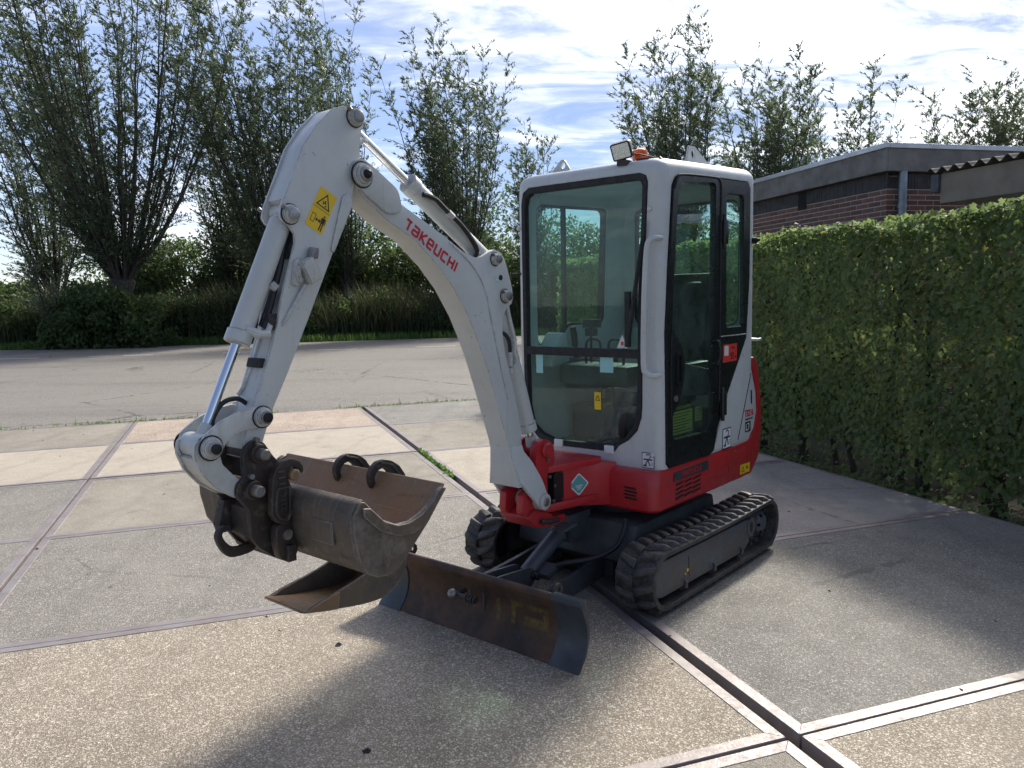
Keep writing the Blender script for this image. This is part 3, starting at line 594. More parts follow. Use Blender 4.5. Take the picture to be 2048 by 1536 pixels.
# lower courses hidden behind the hedge, one joined part
m = MB()
for (d, nrm, Ln) in ((BL, NLw, LL), (BR, NRw, LR)):
    for c in range(7, 46):
        z = 2.86-.0625*(c+1); s = .002+(.11 if c % 2 else 0)
        while s+.212 < Ln: wb(m, d, nrm, s, s+.212, -.045, .0, z, z+.0505); s += .223
lowb = m.build('lower_brickwork', 'brick', bld); tag(lowb, kind='stuff')
m = MB(); s = 0.0
while s < LL-.04:
    wb(m, BL, NLw, s, s+.040, -.02, .002+.004*random.random(), 2.862, 3.06); s += .044
s = .252
while s < LR-.04:
    wb(m, BR, NRw, s, s+.040, -.02, .002+.004*random.random(), 2.862, 3.06); s += .044
tag(m.build('board_cladding', 'slat', bld), kind='stuff')
m = MB(); wb(m, BL, BR, .03, LL, .03, .25, 2.861, 3.0); wb(m, BR, BL, .26, LR, .03, .25, 2.861, 3.0); m.build('upper_wall', 'slat', bld)
vm = MB(); wb(vm, BL, NLw, 1.62, 1.80, -.01, .012, 2.80, 3.055); vm.build('vent', 'hole', bld)
fl = MB(); wb(fl, BL, NLw, -.10, LL+.1, .072, .10, 3.05, 3.315); fl.build('fascia_board', 'fascia', bld, .002, 1)
fr = MB(); wb(fr, BR, NRw, -.07, LR+.1, .072, .10, 3.052, 3.315); fr.build('fascia_board', 'fascia', bld, .002, 1)
sf = MB(); wb(sf, BL, BR, -.07, LL+.1, -.07, .3, 3.045, 3.06); wb(sf, BR, BL, .3, LR+.1, -.07, .3, 3.046, 3.06); sf.build('soffit', 'slat', bld)
cpm = MB(); wb(cpm, BL, NLw, -.118, LL+.12, .06, .118, 3.317, 3.375); cpm.build('roof_trim', 'cap', bld, .004)
cpm = MB(); wb(cpm, BR, NRw, -.055, LR+.12, .06, .118, 3.317, 3.374); cpm.build('roof_trim', 'cap', bld, .004)
rf = MB(); wb(rf, BL, BR, -.06, LL+.1, -.06, LR+.05, 3.30, 3.34); rf.build('roof', 'roofing', bld)
pp = BR*.16+NRw*.075; MB().cyl((pp.x, pp.y, 0), (pp.x, pp.y, 3.05), .048, 16).build('drainpipe', 'zinc', bld)
m = MB(); m.cyl((pp.x, pp.y, 2.62), (pp.x, pp.y, 2.66), .056, 16); m.build('pipe_clamp', 'zinc', bld)
# shed with corrugated roof
S0 = H0+HN*1.95; shed = empty('shed', (S0.x, S0.y, 0)); tag(shed, 'shed with corrugated roof and tan boarding at the right edge', 'shed')
M['corrugated'] = plain('weathered fibre cement', (.13, .115, .095), .9, 0, .35, 6, .5); M['tanboard'] = plain('tan board', (.27, .225, .175), .8, 0, .2, 4, .2); M['gutter'] = plain('grey bracket', (.10, .10, .11), .7, 0, .3, 8)
sa, sb = .22, 3.6; K = int((sb-sa)/.146*10); top = []; bot = []; top2 = []; bot2 = []
for k in range(K+1):
    s = sa+(sb-sa)*k/K; wv = .026*math.sin(2*math.pi*(s-sa)/.146)
    a = HD*s-HN*.06; b = HD*s+HN*2.4
    top.append((a.x, a.y, 2.885+wv)); top2.append((b.x, b.y, 3.12+wv)); bot.append((a.x, a.y, 2.877+wv)); bot2.append((b.x, b.y, 3.112+wv))
m = MB(); k1 = K+1; m.add(top+top2, [[i, i+1, k1+i+1, k1+i] for i in range(K)]); m.add(bot+bot2, [[i+1, i, k1+i, k1+i+1] for i in range(K)]); m.add(top+bot, [[i+1, i, k1+i, k1+i+1] for i in range(K)])
m.add([top[0], top2[0], bot2[0], bot[0]], [[0, 1, 2, 3]]); m.build('corrugated_sheet', 'corrugated', shed, fix=False, ang=60)
def sbx(mb, s0, s1, n0, n1, z0, z1):
    p = [HD*s0+HN*n0, HD*s1+HN*n0, HD*s1+HN*n1, HD*s0+HN*n1]; return mb.prism([(q.x, q.y) for q in p], z0, z1, 'xy')
m = MB(); sbx(m, sa+.12, sb, .0, .025, 2.54, 2.845); m.build('eave_board', 'tanboard', shed, .003, 1)
m = MB(); sbx(m, sa+.12, sa+.145, .026, 2.3, 2.54, 2.87); sbx(m, sa+.2, sb, 1.2, 1.25, -.1, 2.54); m.build('wall', 'tanboard', shed)
m = MB(); sbx(m, sa+.02, sa+.118, -.03, .05, 2.66, 2.845); m.build('bracket', 'gutter', shed, .01)

# ================================================================== MINI EXCAVATOR  (local x forward, y to its left, z up)
EX = empty('mini_excavator', (.656, 4.752, 0), rad(229.5)); tag(EX, 'white and red mini excavator with cab, parked with its boom raised', 'excavator')
SIDE = dict(ux=(-1, 0, 0), uy=(0, 0, 1))       # plane seen from the machine's left side
FRONT = dict(ux=(0, 1, 0), uy=(0, 0, 1))       # plane seen from the machine's front

# ---- tracks
TZ, TR, XF, XR = .180, .155, .560, -.720
def stad(r, n=16, sag=0):
    p = [(XF+r*math.cos(a), TZ+r*math.sin(a)) for a in [-math.pi/2+math.pi*k/n for k in range(n+1)]]
    if sag: p += [(XF+(XR-XF)*k/8, TZ+r-sag*math.sin(math.pi*k/8)) for k in range(1, 8)]
    p += [(XR+r*math.cos(a), TZ+r*math.sin(a)) for a in [math.pi/2+math.pi*k/n for k in range(n+1)]]; return p
def track_at(s):       # arc length -> point, tangent, outward normal (belt outer surface)
    Ls = XF-XR; La = math.pi*TR; s %= (2*Ls+2*La)
    if s < Ls: return (XR+s, TZ-TR), (1, 0), (0, -1)
    s -= Ls
    if s < La: a = -math.pi/2+s/TR; return (XF+TR*math.cos(a), TZ+TR*math.sin(a)), (-math.sin(a), math.cos(a)), (math.cos(a), math.sin(a))
    s -= La
    if s < Ls: return (XF-s, TZ+TR-.012*math.sin(math.pi*s/Ls)), (-1, 0), (0, 1)
    s -= Ls; a = math.pi/2+s/TR; return (XR+TR*math.cos(a), TZ+TR*math.sin(a)), (-math.sin(a), math.cos(a)), (math.cos(a), math.sin(a))
PER = 2*(XF-XR)+2*math.pi*TR; NL = 40
def lug_mesh(sgn):
    # an angled block: wide heel at the belt centre, swept back to the belt edge
    y0, y1 = 0.004, .110; o = []
    for (y, c, w, h) in ((y0, -.012, .046, .020), (.030, -.004, .044, .027), (.085, .016, .030, .027), (y1, .026, .028, .012)):
        o.append([(c-w/2-.008, sgn*y, -.004), (c+w/2+.008, sgn*y, -.004), (c+w/2-.003, sgn*y, h), (c-w/2+.003, sgn*y, h)])
    m = MB().loft(o).mesh('lug', .004, 1); m.materials.append(M['track']); return m
LUG = {1: lug_mesh(1), -1: lug_mesh(-1)}
for side in (1, -1):
    yc = side*.535
    tr = plate('rubber_track', stad(TR, 16, .012), [stad(TR-.026, 14, .010)], yc-.115, yc+.115, 'xz', 'track', EX, .004)
    for row in (1, -1):
        for k in range(NL):
            (x, z), (tx, tz), (nx, nz) = track_at((k+(.5 if row < 0 else 0))*PER/NL)
            o = bpy.data.objects.new('lug', LUG[row]); COL.objects.link(o); o.parent = tr
            o.matrix_local = Matrix(((tx, 0, nx, x), (0, 1, 0, yc), (tz, 0, nz, z), (0, 0, 0, 1)))
    # inner drive teeth
    m = MB()
    for k in range(36):
        (x, z), (tx, tz), (nx, nz) = track_at(k*PER/36); c = Vector((x-nx*.028, 0, z-nz*.028)); T = Vector((tx, 0, tz)); Nn = Vector((-nx, 0, -nz))
        for dy in (-.028, .028):
            b = [c+T*a+Vector((0, yc+dy+e, 0)) for a in (-.022, .022) for e in (-.012, .012)]; q = [c+T*a*.5+Vector((0, yc+dy+e*.6, 0))+Nn*.026 for a in (-.022, .022) for e in (-.012, .012)]
            m.add([b[0], b[1], b[3], b[2], q[0], q[1], q[3], q[2]], [[0, 1, 2, 3], [4, 7, 6, 5], [0, 4, 5, 1], [1, 5, 6, 2], [2, 6, 7, 3], [3, 7, 4, 0]])
    tag(m.build('drive_teeth', 'track', tr), kind='stuff')
    # frame plate, wheels, rollers
    yo = yc+side*.098; a, b = sorted((yo-side*.05, yo))
    fp = MB().prism([(.655, .112), (.672, .27), (.60, .285), (-.40, .275), (-.475, .262), (-.452, .125), (-.37, .088), (.60, .098)], a, b); tf = fp.build('track_frame', 'frame_grey', EX, .006)
    m = MB().box(-.40, .52, *sorted((yo-side*.06, yo-side*.17)), .10, .26); m.build('frame_beam', 'dark', tf)
    for k, x in enumerate((.36, .02, -.34)):
        MB().lathe_y(x, .088, [(yc-.055, .03), (yc-.05, .052), (yc-.02, .052), (yc-.018, .040), (yc+.018, .040), (yc+.02, .052), (yc+.05, .052), (yc+.055, .03)], 20).build('track_roller', 'darker', tf)
        MB().tube([(x, yo-side*.004, .122), (x+.004, yo+side*.010, .118), (x, yo+side*.006, .088), (x-.006, yo-side*.03, .07)], .011, 8).build('roller_bolt', 'frame_grey', tf)
    MB().lathe_y(XF, TZ, [(yc-.05, .03), (yc-.045, .10), (yc-.02, .126), (yc+.02, .126), (yc+.045, .10), (yc+.05, .03)], 28).build('front_idler', 'darker', tf)
    sp_poly = []
    for k in range(22):
        a0 = 2*math.pi*k/22
        for (da, r) in ((-.10, .094), (-.05, .122), (.05, .122), (.10, .094)): sp_poly.append((XR+r*math.cos(a0+da), TZ+r*math.sin(a0+da)))
    sprk = MB().prism(sp_poly, yc-.02, yc+.02); sprk.lathe_y(XR, TZ, [(yc-side*.08, .085), (yc+side*.02, .085), (yc+side*.06, .07), (yc+side*.075, .05)], 24)
    spo = sprk.build('sprocket', 'frame_grey', tf)
    for k in range(6): MB().ycyl(XR+.06*math.cos(k*1.047), TZ+.06*math.sin(k*1.047), .009, *sorted((yc+side*.05, yc+side*.08)), 8).build('sprocket_bolt', 'darker', tf)
    plate('lug_eye', [(-.475+.055*math.cos(a), .215+.06*math.sin(a)) for a in [k*math.pi/9 for k in range(18)]], [[(-.478+.026*math.cos(a), .215+.034*math.sin(a)) for a in [k*math.pi/6 for k in range(12)]]], *sorted((yo-side*.03, yo+side*.004)), 'xz', 'frame_grey', tf)
    if side > 0:
        m = MB()
        for (x, z, r) in ((.335, .172, .010), (.36, .158, .006)): m.ycyl(x, z, r, yo, yo+.004, 8)
        m.build('grease_fitting', 'yellow', tf)
        MB().tube([(.325, yo+.001, .245), (.318, yo+.001, .21), (.322, yo+.001, .15), (.31, yo+.001, .135)], .0022, 5).build('crack_line', 'print_shade_black', tf)

# ---- chassis and blade
ch = MB().prism([(-.50, .20), (-.40, .14), (.42, .14), (.52, .20), (.46, .40), (-.44, .40)], -.40, .40).build('chassis', 'dark', EX, .02)
MB().lathe_y(0, 0, [(0, .33), (.06, .33), (.061, .30), (.10, .30)], 36).build('slew_ring', 'darker', ch).matrix_local = Matrix(((1, 0, 0, 0), (0, 0, 1, 0), (0, 1, 0, .39), (0, 0, 0, 1)))
m = MB()
for s in (-1, 1): m.box(.10, .34, *sorted((s*.36, s*.46)), .17, .33); m.box(-.36, -.14, *sorted((s*.36, s*.46)), .17, .33)
m.build('cross_beam', 'dark', ch, .01)
m = MB()
for s in (-1, 1): m.box(.40, .50, *sorted((s*.15, s*.27)), .10, .27)
m.box(.42, .62, -.07, .07, .28, .44); m.build('blade_bracket', 'dark', ch, .012)
BP = [(1.318, .305), (1.338, .300), (1.344, .285), (1.330, .255), (1.308, .20), (1.302, .15), (1.314, .09), (1.340, .04), (1.378, .0)]    # blade front curve, top to bottom
BB = [(1.360, .0), (1.322, .045), (1.296, .10), (1.284, .15), (1.288, .20), (1.300, .26), (1.302, .295)]
t = NT('worn blade steel'); n1_ = t.noise(5, 7, .65, dist=.6); n2_ = t.noise(30, 5, .7); st_ = t.noise(10, 5, .65, t.map((1, 1, .25)))
cB = t.mix(t.rng(n1_, .38, .66), (.040, .027, .020), (.115, .058, .030)); cB = t.mix(t.rng(st_, .55, .75, 0, .6), cB, (.075, .072, .068)); cB = t.mix(t.rng(n2_, .56, .8, 0, .4), cB, (.12, .085, .06))
so = t.n('ShaderNodeSeparateXYZ'); t.l(t.tc.outputs['Object'], so.inputs[0]); yv, zv = so.outputs[1], so.outputs[2]
def band(v, a, b): return t.math('MULTIPLY', t.rng(v, a-.006, a+.006), t.rng(v, b+.006, b-.006))
def area(a, b, c, d): return t.math('MULTIPLY', band(yv, a, b), band(zv, c, d))
mk = t.math('MAXIMUM', t.math('MAXIMUM', area(.128, .150, .09, .20), area(.222, .246, .10, .215)), t.math('MAXIMUM', area(.246, .43, .19, .215), t.math('MAXIMUM', area(.415, .445, .13, .215), area(.30, .445, .11, .150))))
mk = t.math('MULTIPLY', mk, t.rng(t.noise(24, 6, .75), .36, .60)); mk = t.math('MULTIPLY', mk, .32)
t.bsdf(t.mix(mk, cB, (.36, .27, .02)), t.rng(n2_, .3, .7, .5, .75), .25, t.bump(t.math('ADD', n2_, n1_), .35, .004)); M['blade'] = t.m
db = MB().prism(BP+BB, -.50, .50).build('dozer_blade', 'blade', EX, .003, 1)
m = MB().tube([(1.325, -.50, .292), (1.325, .50, .292)], .018, 12); m.build('blade_top_rail', 'blade', db)
for s in (1, -1):
    w = [(x+.006, z*1.0) for x, z in BP]; wb_ = [(x+.006, z) for x, z in BB]; y0, y1 = sorted((s*.4995, s*.665))
    mbw = MB().prism(w+wb_, y0, y1); wg = mbw.build('blade_wing', 'bluegrey', db, .004)
    MB().tube([(1.33, y0, .296), (1.33, y1-.004, .296)], .026, 16).build('wing_tube', 'bluegrey', db)
    m = plate('wing_eye', [(1.285+.028*math.cos(a), .315+.030*math.sin(a)) for a in [k*math.pi/8 for k in range(16)]], [[(1.285+.013*math.cos(a), .315+.013*math.sin(a)) for a in [k*math.pi/5 for k in range(10)]]], *sorted((s*.478, s*.494)), 'xz', 'iron', db)
m = MB().tube([(1.335, -.05, .205), (1.41, -.05, .205)], .012, 10); m.tube([(1.40, -.05, .205), (1.405, .06, .200)], .012, 8)
for q in range(4): m.tube([(1.40, .02+q*.018, .202), (1.40, .026+q*.018, .202)], .021, 10)
m.build('tow_bolt', 'iron', db); bm = bmesh.new(); bmesh.ops.create_uvsphere(bm, u_segments=16, v_segments=10, radius=.025, matrix=Matrix.Translation((1.415, -.062, .207))); me = bpy.data.meshes.new('tow_ball'); finish(bm, me, 80); link('tow_ball', me, 'pin', db)
for s in (1, -1):
    m = MB(); r = []
    for (x, y, z0, z1) in ((.42, .20, .10, .228), (.80, .205, .07, .185), (1.15, .215, .035, .150), (1.29, .22, .02, .135)): r.append([(x, s*(y-.014), z0), (x, s*(y+.014), z0), (x, s*(y+.014), z1), (x, s*(y-.014), z1)])
    m.loft(r).build('blade_arm', 'dark', EX, .004)
m = MB()
for dy in (-.045, .045): m.prism(round_poly([(1.31, .06), (1.31, .26), (.95, .235), (.90, .195), (.93, .13)], .03), dy-.008, dy+.008)
m.build('blade_clevis', 'dark', EX, .003)
bc = MB().tube([(.925, 0, .178), (.965, 0, .165)], .030, 14); bc.tube([(.93, 0, .178), (.64, 0, .330)], .045, 20); bc.tube([(.66, 0, .3195), (.635, 0, .3325)], .051, 20)
bcy = bc.build('blade_cylinder', 'cylgrey', EX, .003); MB().cyl((.65, 0, .325), (.52, 0, .392), .020, 16).build('rod', 'chrome', bcy)
MB().lathe_y(.925, .182, [(-.065, .018), (-.06, .026), (.06, .026), (.064, .020), (.085, .020), (.087, .013)], 16).build('pin', 'darker', bcy)
m = MB().prism([(.80, .20), (.88, .155), (.90, .19), (.82, .235)], .042, .125); m.build('cylinder_port', 'dark', bcy, .008)
MB().tube(smooth_path([(.82, .11, .215), (.78, .16, .235), (.66, .26, .25), (.56, .33, .30), (.50, .34, .38), (.47, .33, .43)]), .013, 10).build('hose', 'hose', bcy)
mi = MB(); mi.prism([(.60, .385), (.70, .372), (.74, .378), (.68, .392), (.60, .398)], .02, .10); mi.build('torn_guard_sheet', 'frame_grey', ch)

# ---- upper body
def rrect(x0, x1, y0, y1, r, z, n=5):
    p = round_poly([(x0, y0), (x1, y0), (x1, y1), (x0, y1)], r, n); return [(a, b, z) for a, b in p]
body = MB().loft([rrect(-.78, .400, -.47, .47, .07, .462), rrect(-.78, .418, -.484, .484, .08, .478), rrect(-.78, .425, -.49, .49, .08, .56), rrect(-.78, .42, -.49, .49, .08, .665), rrect(-.78, .405, -.478, .478, .075, .692)]).build('red_body', 'red', EX, 0)
cw = MB().prism(round_poly([(-.53, .473), (-.80, .474), (-.91, .565), (-.952, .72), (-.942, .92), (-.905, 1.11), (-.868, 1.20), (-.82, 1.235), (-.79, 1.225), (-.80, 1.154), (-.871, 1.007), (-.888, .873), (-.844, .755), (-.76, .697), (-.53, .690)], .02, 3), -.488, .488); cw.build('counterweight', 'red', EX, .018, 3)
sp = MB().prism(round_poly([(-.275, .702), (-.755, .706), (-.838, .760), (-.881, .873), (-.864, 1.007), (-.794, 1.158), (-.78, 1.42), (-.72, 1.36), (-.425, .983)], .012, 2), -.484, .484).build('engine_panel', 'white', EX, .006)
m = MB().prism([(-.60, .72), (-.606, .72), (-.79, 1.13), (-.784, 1.13)], .484, .4865); m.build('panel_seam', 'print_shade_black', sp)
m = MB().prism(round_poly([(-.793, .93), (-.806, .93), (-.800, 1.02), (-.787, 1.02)], .006, 2), .4835, .4875); m.build('slot', 'print_shade_black', sp)
# body details
m = MB()
for z0, xa, xb in ((.640, -.10, .18), ):
    pass
for k in range(4):
    for (a, b) in ((-.09, .0), (.015, .10), (.115, .20)):
        z = .588-.026*k; a2 = a+.012*k*0; b2 = min(b, .30-.0*k)
        if b-.03*k < a+.012 and a > .1: pass
        sl = .022
        m.prism([(a, z), (b, z-.006), (b, z-.006+.012-.002*k*0), (a, z+.012)], .4885, .4922)
m.build('side_vent', 'print_shade_black', body)
m = MB()
for k in range(4): m.prism(round_poly([(.292+.006*(k % 2), .590-.019*k), (.372+.006*(k % 2), .586-.019*k), (.372+.006*(k % 2), .597-.019*k), (.292+.006*(k % 2), .601-.019*k)], .005, 2), .4175, .4262, 'yz')
m.build('front_vent', 'print_shade_black', body)
m = MB().prism([(.167+.020*math.cos(a), .648+.020*math.sin(a)) for a in [k*math.pi/8 for k in range(16)]], .416, .4225, 'yz'); m.build('round_plug', 'rubber', body)
for (y, z) in ((.09, .655), (.40, .0)):
    if z: MB().cyl((.416, y, z), (.427, y, z), .010, 12).build('bolt', 'pin', body)
for (x, z) in ((.275, .632), (-.555, .655)): MB().ycyl(x, z, .009, .487, .4945, 12).build('bolt', 'pin', body)
m = MB().prism(round_poly([(-.12, .555), (-.50, .52), (-.53, .62), (-.44, .655), (-.47, .545)], .01, 2), .4885, .491)
m.build('pressed_recess', 'red', body)
np_ = decal('nameplate', round_poly([(-.20, -.026), (.215, -.028), (.215, .028), (-.20, .026)], .01, 2), 'plastic', EX, (.03, .4905, .638), (-1, 0, 0), (0, 0, 1), .004)
text('lettering', 'TAKEUCHI', .044, 'print_red', np_, (.03, .4955, .637), (-1, 0, .0), (0, 0, 1), .0006, 1.15)
# stickers on the panel
text('lettering', 'TB216', .062, 'print_red', sp, (-.766, .4853, .873), (-1, 0, 0), (0, 0, 1), .0008, .80, .0012)
text('lettering', 'TAKEUCHI', .020, 'print_shade_black', sp, (-.762, .4853, .836), (-1, 0, 0), (0, 0, 1), .0006, 1.2)
b_ = decal('badge', rect(.082, .066), 'print_shade_black', sp, (-.75, .4845, .787), (-1, 0, 0), (0, 0, 1), .001); m = MB(); ribbon(m, (-.75, .4858, .787), (-1, 0, 0), (0, 0, 1), [(-.028, .02), (-.028, -.02), (.0, -.02), (.012, -.005), (.012, .02), (-.01, .02)], .007, .0006); m.build('badge_mark', 'sticker_white', b_)
m = MB(); ribbon(m, (-.75, .4858, .787), (-1, 0, 0), (0, 0, 1), [(.020, -.02), (.028, .02)], .006, .0006); m.build('badge_mark', 'print_red', b_)
def hook_sticker(org, ux, uy, w, h, parent):
    s = decal('lifting_sticker', rect(w, h), 'navy', parent, org, ux, uy, .0008, .006); uz = Vector(ux).cross(Vector(uy)); o2 = Vector(org)+uz*.001
    decal('sticker_face', rect(w*.9, h*.9), 'sticker_white', s, o2, ux, uy, .0006, .004); o3 = o2+uz*.0008; m = MB()
    ribbon(m, o3, ux, uy, [(.12*w+.17*w*math.cos(a)-.1*w, .26*h+.13*h*math.sin(a)) for a in [-1.2+k*.5 for k in range(9)]], w*.07, .0004)
    ribbon(m, o3, ux, uy, [(-.36*w, .06*h), (.36*w, .06*h)], w*.10, .0004); ribbon(m, o3, ux, uy, [(-.22*w, -.30*h), (.0, .05*h), (.16*w, -.32*h)], w*.08, .0004)
    ribbon(m, o3, ux, uy, [(-.36*w, -.33*h), (-.10*w, -.33*h)], h*.10, .0004); m.build('sticker_print', 'navy', s)
    m = MB()
    for k in range(3): ribbon(m, o3, ux, uy, [(.22*w, (-.12-.08*k)*h), (.40*w, (-.12-.08*k)*h)], h*.02, .0004)
    m.build('small_print', 'plastic', s); return s
hook_sticker((-.442, .4852, .757), (-1, 0, 0), (0, 0, 1), .118, .128, sp)
ys = decal('warning_sticker', [(-.071, -.028), (.071, -.030), (.075, .030), (-.067, .033)], 'yellow', EX, (-.70, .4895, .522), (-1, 0, 0), (0, 0, 1), .0012); m = MB()
ribbon(m, (-.70, .491, .522), (-1, 0, 0), (0, 0, 1), [(-.05, -.015), (-.03, .018), (-.01, -.015), (-.05, -.015)], .005, .0004); ribbon(m, (-.70, .491, .522), (-1, 0, 0), (0, 0, 1), [(.015, .0), (.03, .012), (.045, -.005)], .010, .0004); m.build('sticker_print', 'print_shade_black', ys)

# ---- cab shell
def shear(v): x, y, z = v; k = max(0, min(1, (z-.7)/1.6)); return (x, y, z+k*(.35-x)*.05)
def cabring(ins, z, r=.065): return [shear(p) for p in rrect(-.845+ins, .350-ins, -.512+ins, .480-ins, max(.02, r-ins*.3), z, 6)]
outer = [cabring(0, .692), cabring(0, 1.4), cabring(.002, 2.24)]+[cabring(.075*(1-math.cos(a)), 2.292+.066*math.sin(a), .08) for a in [k*math.pi/12 for k in range(0, 6)]]+[cabring(.17, 2.370, .12), cabring(.36, 2.378, .1)]
inner = [cabring(.035, .60, .06), cabring(.035, 2.10, .06), cabring(.05, 2.22, .06), cabring(.09, 2.275, .06), cabring(.2, 2.29, .06)]
FWIN = [(-.464, 2.185), (-.450, 2.255), (-.405, 2.282), (.350, 2.282), (.390, 2.265), (.400, 2.23), (.392, 2.03), (.368, 1.557), (.366, 1.04), (.361, .976), (.335, .900), (.281, .843), (.212, .803), (.186, .765), (-.243, .760), (-.355, .790), (-.430, .860), (-.458, .98), (-.464, 1.33)]
DOOR = [(.297, .722), (.266, .692), (-.215, .684), (-.272, .704), (-.42, .983), (-.717, 1.36), (-.735, 1.53), (-.755, 1.745), (-.752, 2.290), (-.715, 2.327), (-.317, 2.312), (.150, 2.283), (.205, 2.262), (.240, 2.215), (.285, 1.80), (.310, 1.449)]
RWIN = round_poly([(.22, 1.32), (.22, 2.215), (-.58, 2.245), (-.54, 1.45), (-.10, 1.44), (-.05, 1.32)], .06, 4)
BWIN = round_poly([(-.40, 1.42), (.40, 1.42), (.40, 2.25), (-.40, 2.25)], .07, 4)
def cut(poly, a, b, plane):
    return MB().prism(poly, a, b, plane).mesh('cut')
shell = boolean(MB().loft(outer).mesh('cab_shell'), [MB().loft(inner).mesh('cut'), cut(FWIN, .25, .5, 'yz'), cut(DOOR, .38, .6, 'xz'), cut(RWIN, -.6, -.38, 'xz'), cut(BWIN, -1.0, -.7, 'yz')])
cab = link('cab', shell, 'white', EX); shell.materials.clear(); shell.materials.append(M['white'])
# lining: slightly smaller shell inside
ir = [cabring(.0365, .70, .06), cabring(.0365, 2.10, .06), cabring(.0515, 2.22, .06), cabring(.0915, 2.273, .06), cabring(.21, 2.288, .06)]
ii_ = [cabring(.048, .60, .05), cabring(.048, 2.09, .05), cabring(.065, 2.20, .05), cabring(.11, 2.25, .05), cabring(.2, 2.262, .05)]
def grow(poly, d):
    c = Vector((sum(p[0] for p in poly)/len(poly), sum(p[1] for p in poly)/len(poly))); return [tuple(Vector(p)-(Vector(p)-c).normalized()*d) for p in poly]
lin = boolean(MB().loft(ir).mesh('lining'), [MB().loft(ii_).mesh('cut'), cut(grow(FWIN, .012), .2, .5, 'yz'), cut(grow(DOOR, .012), .36, .6, 'xz'), cut(grow(RWIN, .012), -.6, -.36, 'xz'), cut(grow(BWIN, .012), -1.0, -.68, 'yz')])
lin.materials.clear(); link('lining', lin, 'inner', cab)
MB().loft([cabring(.045, .705, .05), cabring(.045, .73, .05)]).build('cab_floor', 'plastic', cab)
# windscreen: rubber frame and two panes
def inset(poly, d):
    k = len(poly); out = []; ar = sum(poly[i][0]*poly[(i+1) % k][1]-poly[(i+1) % k][0]*poly[i][1] for i in range(k)); sg = 1 if ar > 0 else -1
    for i in range(k):
        p = Vector(poly[i]); a = (p-Vector(poly[i-1])).normalized(); b = (Vector(poly[(i+1) % k])-p).normalized(); na = Vector((-a.y, a.x))*sg; nb = Vector((-b.y, b.x))*sg; m_ = (na+nb).normalized(); out.append(tuple(p+m_*d/max(.5, m_.dot(na))))
    return out
UP_H = [(-.432, 1.345), (-.432, 2.175), (-.420, 2.225), (-.387, 2.246), (.335, 2.246), (.360, 2.236), (.369, 2.210), (.362, 2.03), (.340, 1.557), (.338, 1.345)]
LO_H = [(-.432, 1.297), (-.428, .99), (-.402, .88), (-.335, .825), (-.24, .795), (.175, .800), (.262, .860), (.305, .915), (.330, .985), (.336, 1.04), (.338, 1.297)]
ws = plate('windscreen_frame', inset(FWIN, .0015), [UP_H, LO_H], .318, .356, 'yz', 'rubber', cab, .003)
for nm, poly in (('upper_windscreen', UP_H), ('lower_windscreen', LO_H)): MB().prism(grow(poly, -.004), .332, .336, 'yz').build('windscreen_pane', 'glass', cab)
m = MB()
for y in (-.20, .155): m.box(.350, .366, y-.030, y+.030, .757, .800)
m.build('pane_clip', 'sticker_white', cab, .003)
m = MB(); m.tube([(.372, .395, 2.03), (.375, .345, 1.72), (.372, .285, 1.36)], [.008, .012, .014], 8); m.box(.358, .375, .268, .302, 1.36, 1.66); m.build('wiper', 'rubber', cab, .002)
# door and rear quarter panel
DR = [(.294, .725), (.262, .695), (-.212, .688), (-.262, .706), (-.300, .80), (-.330, 1.0), (-.330, 2.296), (-.345, 2.303), (-.317, 2.308), (.148, 2.278), (.202, 2.257), (.236, 2.212), (.281, 1.80), (.306, 1.449)]
DG = round_poly([(.232, .845), (-.225, .835), (-.252, .90), (-.258, 2.262), (-.22, 2.272), (.130, 2.238), (.178, 2.205), (.225, 1.75), (.248, 1.42)], .03, 3)
door = plate('door', inset(DR, .002), [DG], .452, .490, 'xz', 'black', EX, .004)
MB().prism(grow(DG, -.006), .470, .474).build('door_glass', 'glass', door)
m = MB().tube(smooth_path([(-.322, .4915, 1.0), (-.322, .4915, 1.6), (-.322, .4915, 2.1), (-.322, .4915, 2.25), (-.30, .4915, 2.296), (-.24, .4915, 2.303), (.13, .4915, 2.281), (.195, .4915, 2.255), (.225, .4915, 2.20)], 5), .006, 8); m.build('door_seal', 'rubber', door)
lk = MB().prism(smooth_path([(.262, .97), (.262, 1.42), (.20, 1.40), (.135, 1.32), (.120, 1.22), (.150, 1.10), (.21, 1.02)], 4), .4745, .499); lk.build('lock_panel', 'black', door, .006)
m = plate('door_handle', round_poly([(.225, 1.14), (.155, 1.14), (.155, 1.33), (.225, 1.33)], .02, 3), [round_poly([(.207, 1.165), (.172, 1.165), (.172, 1.305), (.207, 1.305)], .01, 3)], .499, .508, 'xz', 'black', door, .003)
MB().ycyl(.225, 1.075, .017, .499, .507, 16).build('lock_cylinder', 'pin', door)
MB().tube(smooth_path([(-.245, .478, 1.36), (-.25, .52, 1.36), (-.252, .53, 1.30), (-.25, .52, 1.235), (-.245, .478, 1.235)], 4), .009, 8).build('pull_handle', 'black', door)
for z in (2.00, .98): m = MB().box(-.385, -.328, .486, .512, z-.07, z+.07); m.cyl((-.338, .507, z-.10), (-.338, .507, z+.10), .012, 10); m.build('hinge', 'black', door, .004)
QP = [(-.302, .81), (-.335, 1.0), (-.335, 2.300), (-.715, 2.322), (-.748, 2.288), (-.751, 1.745), (-.731, 1.53), (-.713, 1.362), (-.418, .99)]
QG = round_poly([(-.421, 1.434), (-.414, 2.228), (-.648, 2.238), (-.662, 1.75), (-.676, 1.434)], .035, 4)
